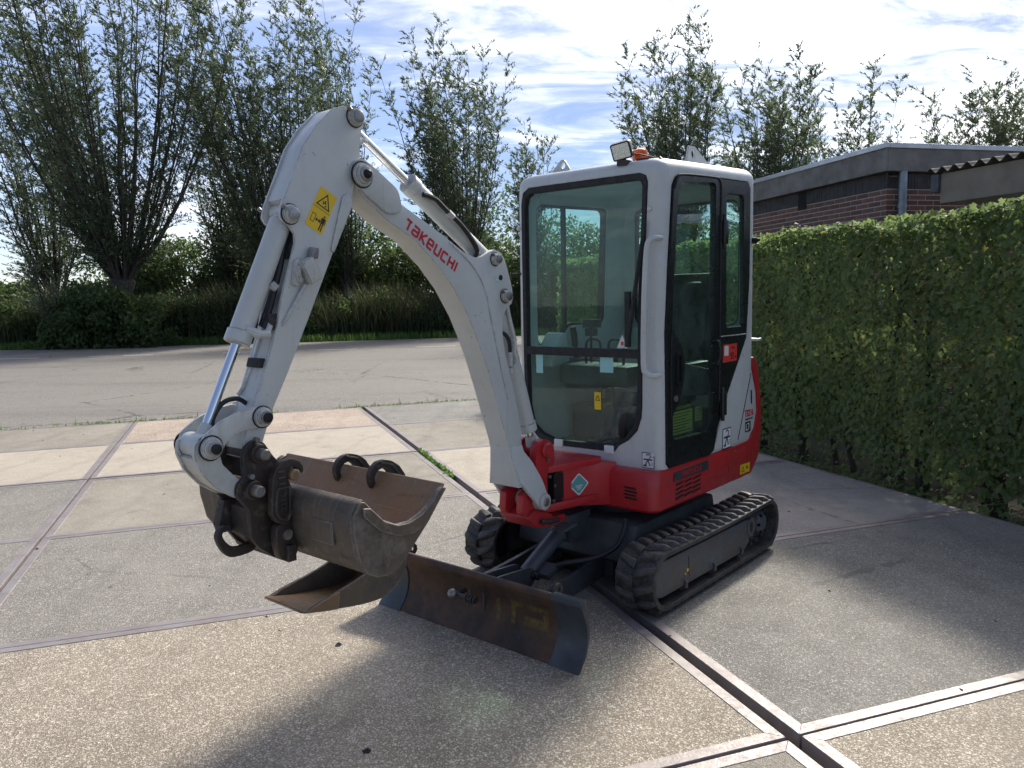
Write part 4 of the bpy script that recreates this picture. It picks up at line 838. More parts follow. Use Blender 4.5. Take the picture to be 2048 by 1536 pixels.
qp = plate('quarter_panel', QP, [QG], .455, .484, 'xz', 'black', cab, .003); MB().prism(grow(QG, -.005), .466, .470).build('quarter_glass', 'glass', cab)
MB().tube([(-.345, .485, 1.385), (-.70, .485, 1.385)], .0035, 6).build('panel_trim', 'cap', cab)
# other panes
MB().prism(grow(RWIN, -.004), -.498, -.494).build('side_pane', 'glass', cab); MB().prism(grow(BWIN, -.004), -.832, -.828, 'yz').build('rear_pane', 'glass', cab)
plate('side_gasket', grow(RWIN, .004), [grow(RWIN, .028)], -.516, -.472, 'xz', 'rubber', cab); plate('rear_gasket', grow(BWIN, .004), [grow(BWIN, .028)], -.848, -.81, 'yz', 'rubber', cab)
m = MB().box(-.115, -.095, -.508, -.480, 1.45, 2.23); m.build('window_bar', 'rubber', cab)
# grab handle, buttons
MB().tube(smooth_path([(.338, .472, 1.935), (.39, .468, 1.935), (.415, .455, 1.925), (.420, .435, 1.87), (.420, .420, 1.60), (.418, .415, 1.28), (.412, .43, 1.225), (.39, .455, 1.212), (.338, .465, 1.212)], 5), .0155, 12).build('grab_handle', 'white', cab)
for (y, z) in ((.412, 2.09), (-.488, 2.05), (.43, .775)): MB().lathe_y(0, 0, [(0, .014), (.008, .013), (.012, .006)], 12).build('cover_plug', 'white', cab).matrix_local = Matrix(((0, 1, 0, .349), (1, 0, 0, y), (0, 0, 1, z), (0, 0, 0, 1)))
m = MB().cyl((-.80, .47, 1.97), (-.80, .505, 1.97), .020, 12); m.cyl((-.80, .50, 1.97), (-.815, .515, 1.975), .012, 10); m.build('rear_latch', 'darker', cab, .002)
m = MB().tube([(-.84, .45, 1.345), (-.86, .50, 1.34), (-.875, .51, 1.345)], .010, 8); m.build('side_hook', 'cap', cab)
hook_sticker((.3505, .402, .742), (0, 1, 0), (0, 0, 1), .078, .088, cab)
# roof fittings
def eye(name, pts, hole, a, b, plane_): return plate(name, round_poly(pts, .015, 3), [[(hole[0]+hole[2]*math.cos(q), hole[1]+hole[2]*1.2*math.sin(q)) for q in [k*math.pi/6 for k in range(12)]]], a, b, plane_, 'white', cab, .002)
eye('lifting_eye', [(-.425, 2.352), (-.225, 2.362), (-.285, 2.452), (-.310, 2.454)], (-.295, 2.418, .016), .145, .157, 'yz')
eye('lifting_eye', [(-.215, 2.365), (-.60, 2.39), (-.33, 2.512), (-.255, 2.508)], (-.31, 2.465, .022), .305, .317, 'xz')
lt = empty('tmp'); bpy.data.objects.remove(lt)
Lc = Vector((.345, .235, 2.410)); fz = Vector((.86, .25, -.28)).normalized(); fx = Vector((0, 1, 0)); fx = (fx-fz*fx.dot(fz)).normalized(); fx = (fx+Vector((0, 0, .10))).normalized(); fx = (fx-fz*fx.dot(fz)).normalized(); fy = fz.cross(fx)
ML = Matrix(((fx.x, fy.x, fz.x, Lc.x), (fx.y, fy.y, fz.y, Lc.y), (fx.z, fy.z, fz.z, Lc.z), (0, 0, 0, 1)))
def lp(mb, nm, mat, par, bev=0): me = mb.mesh(nm, bev, 2); me.transform(ML @ Matrix.Scale(.94, 4)); return link(nm, me, mat, par)
wl = lp(MB().prism(round_poly(rect(.118, .098), .014, 3), -.035, .008, 'xy'), 'work_light', 'black', EX, .003)
m = MB()
for k in range(9): m.box(-.054+.0125*k, -.049+.0125*k, -.046, .050, -.055, -.034)
lp(m, 'cooling_fins', 'black', wl)
lp(MB().prism(round_poly(rect(.100, .080), .008, 3), .0085, .0105, 'xy'), 'lamp_lens', 'lens', wl)
m = MB()
for a in range(4):
    for b in range(4): m.prism([(-.036+.024*a+.008*math.cos(q), -.027+.018*b+.0065*math.sin(q)) for q in [k*math.pi/4 for k in range(8)]], .0105, .0118, 'xy')
lp(m, 'led_array', 'led', wl)
m = MB().box(.27, .345, .205, .265, 2.335, 2.362); m.tube([(.31, .235, 2.35), (.325, .235, 2.38)], .012, 8); m.build('lamp_bracket', 'iron', wl)
bn = MB().lathe_y(0, 0, [(0, .040), (.03, .042), (.055, .036), (.066, .018), (.068, .002)], 20).build('beacon', 'orange', EX); bn.matrix_local = Matrix(((1, 0, 0, .20), (0, 0, 1, .265), (0, 1, 0, 2.372), (0, 0, 0, 1)))
MB().box(.15, .25, .215, .315, 2.355, 2.374).build('beacon_base', 'rubber', bn).matrix_local = bn.matrix_local.inverted()
MB().tube(smooth_path([(.30, .27, 2.40), (.285, .33, 2.385), (.275, .37, 2.372), (.27, .42, 2.358)], 6), .0035, 6).build('lamp_cable', 'hose', wl)
m = MB(); m.cyl((.27, .42, 2.345), (.27, .435, 2.36), .010, 10); m.box(.22, .30, .30, .375, 2.352, 2.366); m.build('cable_gland', 'iron', wl)
# mirror on the far front pillar
m = MB().tube(smooth_path([(.34, -.485, 1.78), (.36, -.535, 1.78)], 3), .008, 8); m.build('mirror_stub', 'rubber', cab)

# ---- cab interior
MB().prism(round_poly([(-.60, 1.00), (-.53, 1.00), (-.55, 1.55), (-.66, 1.78), (-.70, 1.76), (-.66, 1.40)], .04, 4), -.20, .28).build('seat_back', 'seat', cab, .03, 3)
MB().box(-.60, -.12, -.20, .28, .96, 1.06).build('seat_cushion', 'seat', cab, .03, 3); MB().box(-.62, -.08, -.42, .40, .73, .95).build('seat_base', 'plastic', cab, .02)
m = MB().tube([(-.56, -.18, 1.47), (-.56, .26, 1.47)], .012, 8); m.build('seat_bar', 'cap', cab)
for s, yy in ((-1, -.33), (1, .33)):
    m = MB().prism(round_poly([(-.42, 1.02), (.02, 1.06), (.06, 1.20), (.02, 1.26), (-.40, 1.18)], .03, 3), yy-.07, yy+.07); m.build('console', 'plastic', cab, .015)
    MB().box(-.42, -.08, yy-.055, yy+.055, 1.185, 1.235).build('armrest', 'seat', cab, .018)
    m = MB().tube([(-.02, yy, 1.23), (.0, yy, 1.33), (.005, yy, 1.36)], .010, 8); m.tube([(.005, yy, 1.33), (.015, yy, 1.40), (.03, yy, 1.45)], [.019, .022, .018], 10); m.tube([(-.02, yy, 1.22), (-.018, yy, 1.27)], [.05, .018], 12); m.build('joystick', 'plastic', cab)
MB().prism(round_poly([(.10, 1.24), (.14, 1.42), (.17, 1.42), (.29, 1.28), (.28, 1.22)], .01, 2), -.43, -.30).build('instrument_console', 'inner', cab, .008)
m = MB().tube([(.10, -.14, 1.24), (.09, -.15, 1.45)], .008, 8); m.box(.05, .12, -.19, -.10, 1.45, 1.50); m.box(.06, .11, -.18, -.12, 1.40, 1.445); m.build('phone_holder', 'plastic', cab, .005)
m = MB().box(.02, .27, -.26, .22, 1.12, 1.24); m.build('front_console', 'plastic', cab, .02)
m = MB()
for y in (-.085, .075): m.tube(smooth_path([(.16, y-.05, 1.22), (.16, y-.05, 1.36), (.16, y, 1.385), (.16, y+.05, 1.36), (.16, y+.05, 1.22)], 4), .0075, 8)
for y in (-.05, .04): m.tube([(.13, y, .75), (.15, y, 1.22)], .012, 8)
m.build('travel_levers', 'rubber', cab)
m = MB()
for y in (-.06, .05): m.box(.05, .22, y-.045, y+.045, .76, .785)
m.tube([(.16, .13, .76), (.18, .16, .98)], .012, 8); m.build('pedals', 'darker', cab, .005)
for (y, z, w, h, mt) in ((-.352, 1.243, .052, .115, 'mint'), (.128, 1.255, .088, .090, 'mint'), (.065, 1.045, .045, .10, 'yellow')):
    decal('window_sticker', rect(w, h), mt, cab, (.3385 if mt == 'mint' else .3365, y, z), (0, 1, 0), (0, 0, 1), .0008)
m = MB(); ribbon(m, (.3385, .065, 1.06), (0, 1, 0), (0, 0, 1), [(-.014, -.012), (0, .016), (.014, -.012), (-.014, -.012)], .004, .0004); m.build('sticker_print', 'print_shade_black', cab)
decal('window_sticker', [(-.035, -.035), (.035, -.035), (0, .04)], 'sticker_white', cab, (.3385, .232, 1.385), (0, 1, 0), (0, 0, 1), .0008); decal('sticker_print', rect(.018, .02), 'orange', cab, (.3396, .232, 1.376), (0, 1, 0), (0, 0, 1), .0004)
yl = decal('interior_label', rect(.25, .135), 'olive', cab, (-.03, .401, .905), (-1, 0, 0), (0, 0, 1), .001); m = MB()
for k in range(7): ribbon(m, (-.03, .4025, .905), (-1, 0, 0), (0, 0, 1), [(-.11, .052-.017*k), (.11-.03*(k % 3), .052-.017*k)], .005, .0004)
m.build('label_print', 'print_shade_black', yl); text('lettering', 'WAARSCHUWING', .026, 'olive', cab, (-.03, .402, .99), (-1, 0, 0), (0, 0, 1), .0005)
yl = decal('interior_label', rect(.09, .085), 'olive', cab, (-.235, .401, .93), (-1, 0, 0), (0, 0, 1), .001); m = MB()
for k in range(5): ribbon(m, (-.235, .4025, .93), (-1, 0, 0), (0, 0, 1), [(-.035, .03-.014*k), (.035, .03-.014*k)], .004, .0004)
m.build('label_print', 'print_shade_black', yl)
m = MB().box(-.73, -.55, .06, .16, 2.10, 2.17); m.build('radio_speaker', 'plastic', cab, .01)
MB().tube(smooth_path([(-.03, .30, 1.02), (-.06, .34, 1.25), (-.08, .36, 1.55), (-.12, .37, 1.68), (-.30, .37, 1.70)], 5), .014, 8).build('door_grab_bar', 'rubber', cab)
# noise sticker on the quarter panel
rs_ = decal('noise_sticker', rect(.192, .108), 'sticker_red', cab, (-.476, .4845, 1.280), (-1, 0, 0), (0, 0, 1), .001)
decal('sticker_face', rect(.055, .06), 'sticker_white', rs_, (-.425, .4857, 1.295), (-1, 0, 0), (0, 0, 1), .0006)
text('lettering', '93', .062, 'print_shade_black', rs_, (-.505, .4857, 1.258), (-1, 0, 0), (0, 0, 1), .0005, .8, .0008); text('lettering', 'dB', .024, 'print_shade_black', rs_, (-.553, .4857, 1.252), (-1, 0, 0), (0, 0, 1), .0005, .7)
text('lettering', 'LWA', .022, 'print_shade_black', rs_, (-.515, .4857, 1.31), (-1, 0, 0), (0, 0, 1), .0005, 1.0)

# ---- swing bracket
nose = MB(); r = []
for (x, y, z0, z1) in ((.38, .22, .475, .72), (.50, .15, .485, .725), (.62, .11, .50, .735), (.72, .095, .515, .745)): r.append([(x, -y, z0), (x, y, z0), (x, y, z1), (x, -y, z1)])
nose.loft(r)
for (z0, z1) in ((.715, .755), (.505, .55)): nose.prism(round_poly([(.44, -.17), (.70, -.12), (.86, -.075), (.86, .075), (.70, .12), (.44, .17)], .03, 4), z0, z1, 'xy')
sn = nose.build('swing_nose', 'red', EX, .008)
MB().cyl((.80, 0, .49), (.80, 0, .79), .042, 20).build('swing_pin', 'iron', sn)
MB().prism([(.715, .56), (.79, .56), (.80, .60), (.80, .70), (.77, .725), (.715, .70)], -.094, .0985).build('gap_shade', 'print_shade_black', sn)  # black block painted as the shade in the gap between the plates
dm = decal('diamond_sticker', [(-.068, 0), (0, -.064), (.068, 0), (0, .064)], 'sticker_white', sn, (.605, .1195, .620), (-.95, .316, 0), (0, 0, 1), .0012, .012)
decal('sticker_face', [(-.058, 0), (0, -.055), (.058, 0), (0, .055)], 'teal', dm, (.6055, .1209, .620), (-.95, .316, 0), (0, 0, 1), .0006, .010)
m = MB()
for k in range(3): ribbon(m, (.6058, .1217, .612-.010*k), (-.95, .316, 0), (0, 0, 1), [(-.024+.007*k, 0), (.024-.007*k, .003)], .004, .0004)
m.build('sticker_print', 'sticker_white', dm)
post = MB()
for y0, y1 in ((.040, .085), (-.085, -.040)):
    post.prism(round_poly([(.955, .50), (.835, .51), (.835, .74), (.775, .76), (.775, .85), (.80, .885), (.86, .905), (.915, .885), (.93, .82), (.93, .70), (.955, .62)], .02, 3), y0, y1)
post.prism(round_poly([(.83, .52), (.92, .52), (.92, .76), (.83, .76)], .02, 3), -.0399, .0399)
for y0, y1 in ((.038, .078), (-.078, -.038)): post.prism(round_poly([(.80, .452), (.93, .455), (1.04, .545), (1.03, .64), (.95, .66), (.84, .56)], .02, 3), y0-.002, y1+.002)
post.prism(round_poly([(.80, .445), (.95, .45), (1.02, .52), (.97, .55), (.82, .50)], .015, 3), -.10, .10)
post.prism([(.72, .44), (.90, .445), (.90, .485), (.72, .48)], -.11, .11)
po = post.build('swing_post', 'red', EX, .006)
MB().lathe_y(.851, .846, [(-.105, .03), (-.10, .040), (.10, .040), (.105, .034), (.112, .032)], 22).build('pin_boss', 'red', po)
MB().tube([(.78, .112, .462), (.86, .113, .468), (.93, .112, .485)], .014, 8).build('hose_guard', 'iron', po)
m = MB()
for (x, z) in ((.845, .792), (.80, .565), (.83, .70), (.79, .645)): m.ycyl(x, z, .009, .084, .1, 10)
m.build('post_bolts', 'pin', po)

# ---- boom
BT = [(1.965, 2.165), (1.935, 2.155), (1.818, 2.086), (1.796, 2.045), (1.546, 1.925), (1.41, 1.852), (1.325, 1.826), (1.285, 1.832), (1.242, 1.852), (1.194, 1.868), (1.155, 1.858), (1.122, 1.826), (1.100, 1.775), (1.070, 1.690), (1.062, 1.640), (1.075, 1.608), (1.115, 1.585), (1.140, 1.545), (1.146, 1.46), (1.132, 1.37), (1.085, 1.231), (1.045, 1.09), (1.020, .985), (1.016, .86)]
BI = [(1.082, .80), (1.128, .93), (1.204, 1.141), (1.279, 1.339), (1.34, 1.468), (1.388, 1.557), (1.477, 1.684), (1.575, 1.786), (1.711, 1.893), (1.86, 1.965), (1.955, 2.028), (1.99, 2.055), (2.01, 2.09), (2.012, 2.14), (1.995, 2.165)]
boom = MB().prism(BT+BI, -.064, .064).build('boom', 'white', EX, .005)
# weld-line strip on the web (raised reinforcing edge)
rib = [(1.50, 1.890), (1.40, 1.825), (1.32, 1.755), (1.262, 1.66), (1.235, 1.55), (1.20, 1.42), (1.16, 1.27), (1.12, 1.14)]
MB().tube([(x-.004, .064, z) for x, z in smooth_path(rib, 4)] if False else [(p.x, .0645, p.y) for p in smooth_path(rib, 4)], .004, 6).build('weld_bead', 'white', boom)
m = MB()
for s in (1, -1): m.prism(round_poly([(1.99, 2.20), (1.93, 2.17), (1.80, 2.09), (1.78, 2.0), (1.86, 1.985), (1.985, 2.06), (2.04, 2.11), (2.04, 2.17)], .03, 4), *sorted((s*.0645, s*.078)))
m.build('fork_plate', 'white_worn', boom, .003)
ft = MB()
for s in (1, -1):
    r = []
    for (z, xa, xb, yo, th) in ((.90, 1.018, 1.112, .066, .02), (.86, 1.005, 1.100, .070, .02), (.80, .955, 1.090, .082, .020), (.72, .915, 1.080, .102, .020), (.67, .895, 1.042, .112, .02), (.62, .880, .998, .118, .02), (.575, .872, .962, .120, .02), (.556, .900, .945, .120, .02)):
        r.append([(xa, s*(yo-th), z), (xb, s*(yo-th), z), (xb, s*yo, z), (xa, s*yo, z)])
    ft.loft(r)
ft.build('boom_foot', 'white', boom, .004)
MB().loft([[(1.085, -.062, .90), (1.118, -.062, .90), (1.118, .062, .90), (1.085, .062, .90)], [(1.065, -.085, .78), (1.096, -.085, .78), (1.096, .085, .78), (1.065, .085, .78)], [(1.06, -.10, .69), (1.088, -.10, .69), (1.088, .10, .69), (1.06, .10, .69)]]).build('foot_web', 'white', boom, .004)
m = MB().prism([(1.108, .895), (1.118, .90), (1.118, .912), (1.105, .905)], -.066, .066); m.build('foot_weld', 'white', boom)
MB().lathe_y(.913, .588, [(-.135, .034), (-.13, .044), (-.095, .046), (.095, .046), (.13, .044), (.135, .034)], 24).build('foot_boss', 'white_worn', boom)
MB().lathe_y(.913, .588, [(.05, .022), (.139, .022), (.142, .018)], 20).build('foot_pin', 'pin', boom)
def pin_end(x, z, y0, r, par, name='pin', both=True, nut=True):
    for s in ((1, -1) if both else (1,)):
        MB().lathe_y(x, z, [(s*y0, r*1.55), (s*(y0+.010), r*1.5), (s*(y0+.012), r*1.18), (s*(y0+.026), r*1.15), (s*(y0+.028), r*.85)], 22).build(name, 'white_worn', par)
        MB().lathe_y(x, z, [(s*(y0+.024), r*.98), (s*(y0+.032), r*.98), (s*(y0+.034), r*.80)], 20).build('pin_face', 'pin', par)
        MB().lathe_y(x, z, [(s*(y0-.002), r*1.72), (s*(y0+.003), r*1.72), (s*(y0+.0035), r*1.5)], 22).build('grease_ring', 'darker', par)
        if nut: MB().tube([(x+r*1.2, s*(y0+.014), z+r*.9), (x+r*1.7, s*(y0+.016), z+r*1.3)], r*.38, 8).build('keeper_bolt', 'pin', par)
pin_end(1.193, 1.822, .064, .020, boom); pin_end(1.125, 1.646, .064, .021, boom)
m = MB().cyl((1.155, .064, 1.735), (1.155, .0665, 1.735), .013, 16); m.build('web_hole', 'print_shade_black', boom)
decal('small_tag', rect(.035, .018), 'mint', boom, (1.185, .0645, 1.725), (-1, 0, -.5), (-.5, 0, 1), .0008)
m = MB(); ribbon(m, (1.185, .0655, 1.725), (-1, 0, -.5), (-.5, 0, 1), [(-.009, 0), (.010, 0)], .006, .0004); m.build('tag_print', 'sticker_white', boom)
# maker lettering: squared strokes
lu = Vector((-.853, 0, -.522)).normalized(); lv = Vector((-.522, 0, .853)).normalized(); L0 = Vector((1.768, .0646, 1.9405)); hgt = .047; st = .0105
GL = {'T': [[(0, .92), (.62, .92)], [(.42, .92), (.42, 0)]], 'a': [[(.0, .90), (.60, .90), (.66, .80), (.66, .08)], [(.66, .50), (.10, .50), (.02, .40), (.02, .18), (.10, .08), (.66, .08)]],
      'K': [[(.06, 1), (.06, 0)], [(.66, 1), (.14, .50), (.70, 0)]], 'e': [[(.06, .48), (.64, .48), (.64, .80), (.56, .92), (.14, .92), (.05, .82), (.05, .16), (.14, .07), (.66, .07)]],
      'U': [[(.06, 1), (.06, .18), (.16, .07), (.56, .07), (.66, .18), (.66, 1)]], 'C': [[(.68, .92), (.16, .92), (.06, .82), (.06, .18), (.16, .07), (.68, .07)]],
      'H': [[(.06, 1), (.06, 0)], [(.66, 1), (.66, 0)], [(.06, .5), (.66, .5)]], 'I': [[(.10, 1), (.10, 0)]]}
cu_ = 0
for chh in 'TaKeUCHI':
    m = MB()
    for stx in GL[chh]: ribbon(m, L0+lu*cu_, lu, lv, [(a*hgt*1.10, b*hgt) for a, b in stx], st, .001)
    m.build('letter', 'print_red', boom); cu_ += hgt*(1.10*.92+.02) if chh != 'I' else 0

# ---- arm
AR = [(2.054, 2.388), (1.994, 2.389), (1.962, 2.364), (1.960, 2.335), (1.972, 2.308), (1.985, 2.248), (1.984, 2.185), (1.968, 2.135), (1.985, 2.095), (2.020, 2.086), (2.041, 2.005), (2.142, 1.81), (2.262, 1.572), (2.366, 1.371), (2.439, 1.241), (2.478, 1.146), (2.497, 1.09), (2.530, 1.066), (2.558, 1.085), (2.556, 1.13), (2.536, 1.20), (2.510, 1.262), (2.463, 1.379), (2.402, 1.542), (2.375, 1.652), (2.362, 1.695), (2.333, 1.776), (2.307, 1.852), (2.306, 1.884), (2.329, 1.917), (2.352, 1.927), (2.364, 1.948), (2.357, 1.986), (2.304, 2.098), (2.251, 2.213), (2.192, 2.292), (2.113, 2.366)]
CORE = AR[:24]+[(2.352, 1.66), (2.318, 1.70), (2.285, 1.78), (2.262, 1.86), (2.262, 1.93), (2.300, 1.985), (2.340, 2.01), (2.296, 2.10), (2.244, 2.213), (2.187, 2.288), (2.111, 2.362)]
arm = MB().prism(CORE, -.050, .050).build('arm', 'white', EX, .003)
m = MB()
for s in (1, -1): m.prism(AR, *sorted((s*.0505, s*.064)))
m.build('arm_side_plates', 'white', arm, .003)
m = MB().prism([(2.275, 1.80), (2.255, 1.86), (2.256, 1.93), (2.29, 1.975), (2.30, 1.965), (2.268, 1.925), (2.268, 1.87), (2.29, 1.80)], -.049, .049); m.build('arm_recess_shade', 'print_shade_black', arm)  # black lining painted in for the shade inside the arm cut-out
m = MB(); m.prism(round_poly([(2.085, 2.04), (2.05, 2.06), (2.03, 2.02), (2.135, 1.82), (2.150, 1.83)], .01, 2), .0635, .070); m.build('stiffener', 'white_worn', arm, .003)
pin_end(2.005, 2.352, .064, .024, arm); pin_end(1.991, 2.131, .078, .031, arm, nut=False)
MB().lathe_y(1.991, 2.131, [(.106, .020), (.120, .018), (.130, .010)], 14).build('grease_cap', 'darker', arm)
pin_end(2.322, 1.957, .064, .023, arm); 
MB().tube([(2.01, .05, 2.235), (1.955, .05, 2.275), (1.94, .05, 2.27)], .010, 6).build('hose_clip', 'white', arm)
sk = decal('warning_sticker', [(0, 0), (.0836, 0), (.0836, -.166), (0, -.166)], 'yellow', arm, (2.1795, .0642, 2.0725), (-.876, 0, -.482), (-.482, 0, .876), .001, .004)
so3 = Vector((2.1795, .0655, 2.0725)); su, sv_ = (-.876, 0, -.482), (-.482, 0, .876); m = MB()
ribbon(m, so3, su, sv_, [(.012, -.068), (.042, -.016), (.072, -.068), (.010, -.068)], .0045, .0004); ribbon(m, so3, su, sv_, [(0.002, -.080), (.082, -.080)], .0015, .0004)
for (a, b) in (((.036, -.058), (.044, -.046)), ((.05, -.054), (.043, -.040)), ((.032, -.047), (.038, -.050)), ((.047, -.062), (.056, -.058))): ribbon(m, so3, su, sv_, [a, b], .004, .0004)
ribbon(m, so3, su, sv_, [(.012, -.108), (.012, -.140), (.028, -.140), (.028, -.108), (.012, -.108)], .002, .0004); ribbon(m, so3, su, sv_, [(.034, -.124), (.052, -.124)], .004, .0004)
ribbon(m, so3, su, sv_, [(.039, -.118), (.033, -.124), (.039, -.130)], .003, .0004); ribbon(m, so3, su, sv_, [(.047, -.118), (.053, -.124), (.047, -.130)], .003, .0004)
ribbon(m, so3, su, sv_, [(.066, -.104), (.066, -.128)], .014, .0004); ribbon(m, so3, su, sv_, [(.062, -.128), (.061, -.158)], .005, .0004); ribbon(m, so3, su, sv_, [(.070, -.128), (.071, -.158)], .005, .0004); ribbon(m, so3, su, sv_, [(.066, -.095), (.066, -.101)], .008, .0004)
ribbon(m, so3, su, sv_, [(.057, -.106), (.055, -.130)], .003, .0004); ribbon(m, so3, su, sv_, [(.075, -.106), (.077, -.130)], .003, .0004); m.build('sticker_print', 'print_shade_black', sk)
# hydraulic stop valve on the arm side, pipes and hoses
v = MB().box(-.028, .028, .0, .040, -.045, .045); me = v.mesh('valve', .004, 2); me.transform(Matrix.Translation((2.262, .0655, 1.752)) @ Matrix.Rotation(rad(27), 4, 'Y')); vb = link('shut_off_valve', me, 'white_worn', arm)
MB().tube([(2.245, .085, 1.80), (2.238, .085, 1.835)], .019, 10).build('valve_cap', 'pin', arm); MB().tube([(2.30, .075, 1.765), (2.315, .085, 1.74), (2.30, .08, 1.71)], .012, 8).build('valve_lever', 'white_worn', arm)
m = MB(); m.prism(round_poly([(2.295, 1.80), (2.32, 1.79), (2.335, 1.70), (2.31, 1.69), (2.29, 1.72)], .008, 2), .065, .078); m.build('valve_flange', 'white_worn', arm, .002)
MB().tube(smooth_path([(2.278, .078, 1.70), (2.305, .076, 1.66), (2.345, .070, 1.60), (2.372, .066, 1.56), (2.395, .03, 1.52), (2.43, .02, 1.44), (2.475, .02, 1.33), (2.497, .02, 1.26)], 5), .008, 8).build('hydraulic_pipe', 'white', arm)
MB().tube(smooth_path([(2.30, -.02, 1.83), (2.355, -.02, 1.70), (2.40, -.02, 1.56), (2.44, -.025, 1.44), (2.47, -.03, 1.36), (2.505, -.05, 1.30)], 5), .007, 8).build('hydraulic_pipe', 'white', arm)
MB().tube(smooth_path([(2.285, .018, 1.93), (2.325, .022, 1.85), (2.352, .026, 1.76), (2.375, .030, 1.70), (2.41, .03, 1.60), (2.435, .03, 1.545)], 5), .012, 8).build('hydraulic_hose', 'hose', arm)
MB().tube(smooth_path([(2.275, -.012, 1.93), (2.312, -.01, 1.84), (2.345, -.006, 1.74), (2.385, .0, 1.64), (2.43, .006, 1.55)], 5), .011, 8).build('hydraulic_hose', 'hose', arm)
m = MB().box(2.375, 2.425, .015, .052, 1.535, 1.595); m.cyl((2.41, .05, 1.565), (2.415, .062, 1.565), .014, 10); m.build('pipe_union', 'iron', arm, .004)
m = MB(); m.tube([(2.440, -.05, 1.435), (2.452, -.05, 1.408)], .03, 4); 
MB().prism([(2.435, 1.432), (2.460, 1.436), (2.470, 1.402), (2.446, 1.397)], -.045, .045).build('pipe_clamp', 'rubber', arm, .004)

# ---- hydraulic cylinders
def cylinder(name, a, b, split, rb, rr, mat, port=True, capr=1.13, collar=True):
    a, b = Vector(a), Vector(b); d = (b-a).normalized(); c = a+(b-a)*split
    m = MB().tube([a+d*.035, c], rb, 24); m.tube([c-d*.045, c], rb*capr, 24); m.lathe_y(a.x, a.z, [(-.046, .028), (-.045, .036), (.045, .036), (.046, .028)], 18)
    m.tube([a, a+d*.07], [rb*.75, rb], 20); o = m.build(name, mat, EX, .002, 1)
    MB().cyl(c-d*.01, b-d*.03, rr, 20).build('rod', 'chrome', o)
    e = MB().lathe_y(b.x, b.z, [(-.046, .026), (-.045, .037), (.045, .037), (.046, .026)], 18); e.tube([b-d*.075, b-d*.02], [rr*1.15, rr*1.7], 14); e.build('rod_eye', 'white_worn', o); return o
bo = cylinder('boom_cylinder', (1.118, 0, 1.646), (.851, 0, .846), .875, .042, .021, 'white')
ao = cylinder('arm_cylinder', (1.190, 0, 1.822), (2.005, 0, 2.352), .60, .041, .018, 'white')
uo = cylinder('bucket_cylinder', (2.305, 0, 1.965), (2.690, 0, 1.150), .58, .042, .017, 'white')
d = (Vector((2.005, 0, 2.352))-Vector((1.19, 0, 1.822))).normalized(); q = Vector((-d.z, 0, d.x)); A0 = Vector((1.19, 0, 1.822))
m = MB().tube(smooth_path([A0+d*.52+q*-.02+Vector((0, .05, 0)), A0+d*.46+Vector((0, .062, 0)), A0+d*.40+Vector((0, .062, 0)), A0+d*.25+Vector((0, .060, 0)), A0+d*.12-q*.03+Vector((0, .055, 0)), A0+d*.10-q*.07+Vector((0, .03, 0))], 5), .012, 8); m.build('hose', 'hose', ao)
m = MB().tube([A0+d*.33+Vector((0, .062, 0)), A0+d*.37+Vector((0, .062, 0))], .0135, 8); m.tube([A0+d*.36+q*.0+Vector((0, .04, 0)), A0+d*.36+Vector((0, .066, 0))], .008, 6); m.build('hose_fitting', 'white_worn', ao)
m = MB().tube([A0+d*.08-q*.11, A0+d*.24-q*.085, A0+d*.30-q*.09], .010, 8); m.tube([A0+d*.27-q*.075, A0+d*.33-q*.10], .017, 8); m.build('guide_pipe', 'white_worn', ao)
m = MB(); m.tube(smooth_path([(1.10, .055, 1.60), (1.085, .055, 1.54), (1.06, .062, 1.44), (1.055, .062, 1.38), (1.035, .052, 1.315), (1.058, .048, 1.292), (1.085, .04, 1.285)], 5), .010, 8); m.build('cylinder_pipe', 'white', bo)
MB().tube(smooth_path([(1.14, .03, 1.47), (1.115, .05, 1.46), (1.09, .055, 1.42), (1.085, .055, 1.36)], 5), .010, 8).build('hose', 'hose', bo)
m = MB().tube([(1.085, .055, 1.37), (1.083, .055, 1.30)], .013, 8); m.tube([(1.083, .055, 1.295), (1.083, .055, 1.265)], .018, 10); m.tube([(1.062, .05, 1.43), (1.062, .07, 1.43)], .014, 8); m.build('hose_fitting', 'white_worn', bo)
d2 = (Vector((2.69, 0, 1.15))-Vector((2.305, 0, 1.965))).normalized(); B0 = Vector((2.305, 0, 1.965)); q2 = Vector((d2.z, 0, -d2.x))
m = MB().tube([B0+d2*.47+q2*.0+Vector((0, .03, 0)), B0+d2*.47+q2*.045+Vector((0, .06, 0)), B0+d2*.455+q2*.075+Vector((0, .055, 0))], .017, 10); m.tube([B0+d2*.455+q2*.07+Vector((0, .055, 0)), B0+d2*.40+q2*.075+Vector((0, .045, 0))], .011, 8); m.build('port_elbow', 'white', uo)
m = MB().tube([B0+d2*.275+q2*.03+Vector((0, .03, 0)), B0+d2*.285+q2*.055+Vector((0, .04, 0))], .016, 10); m.build('hose_clamp', 'white_worn', uo)

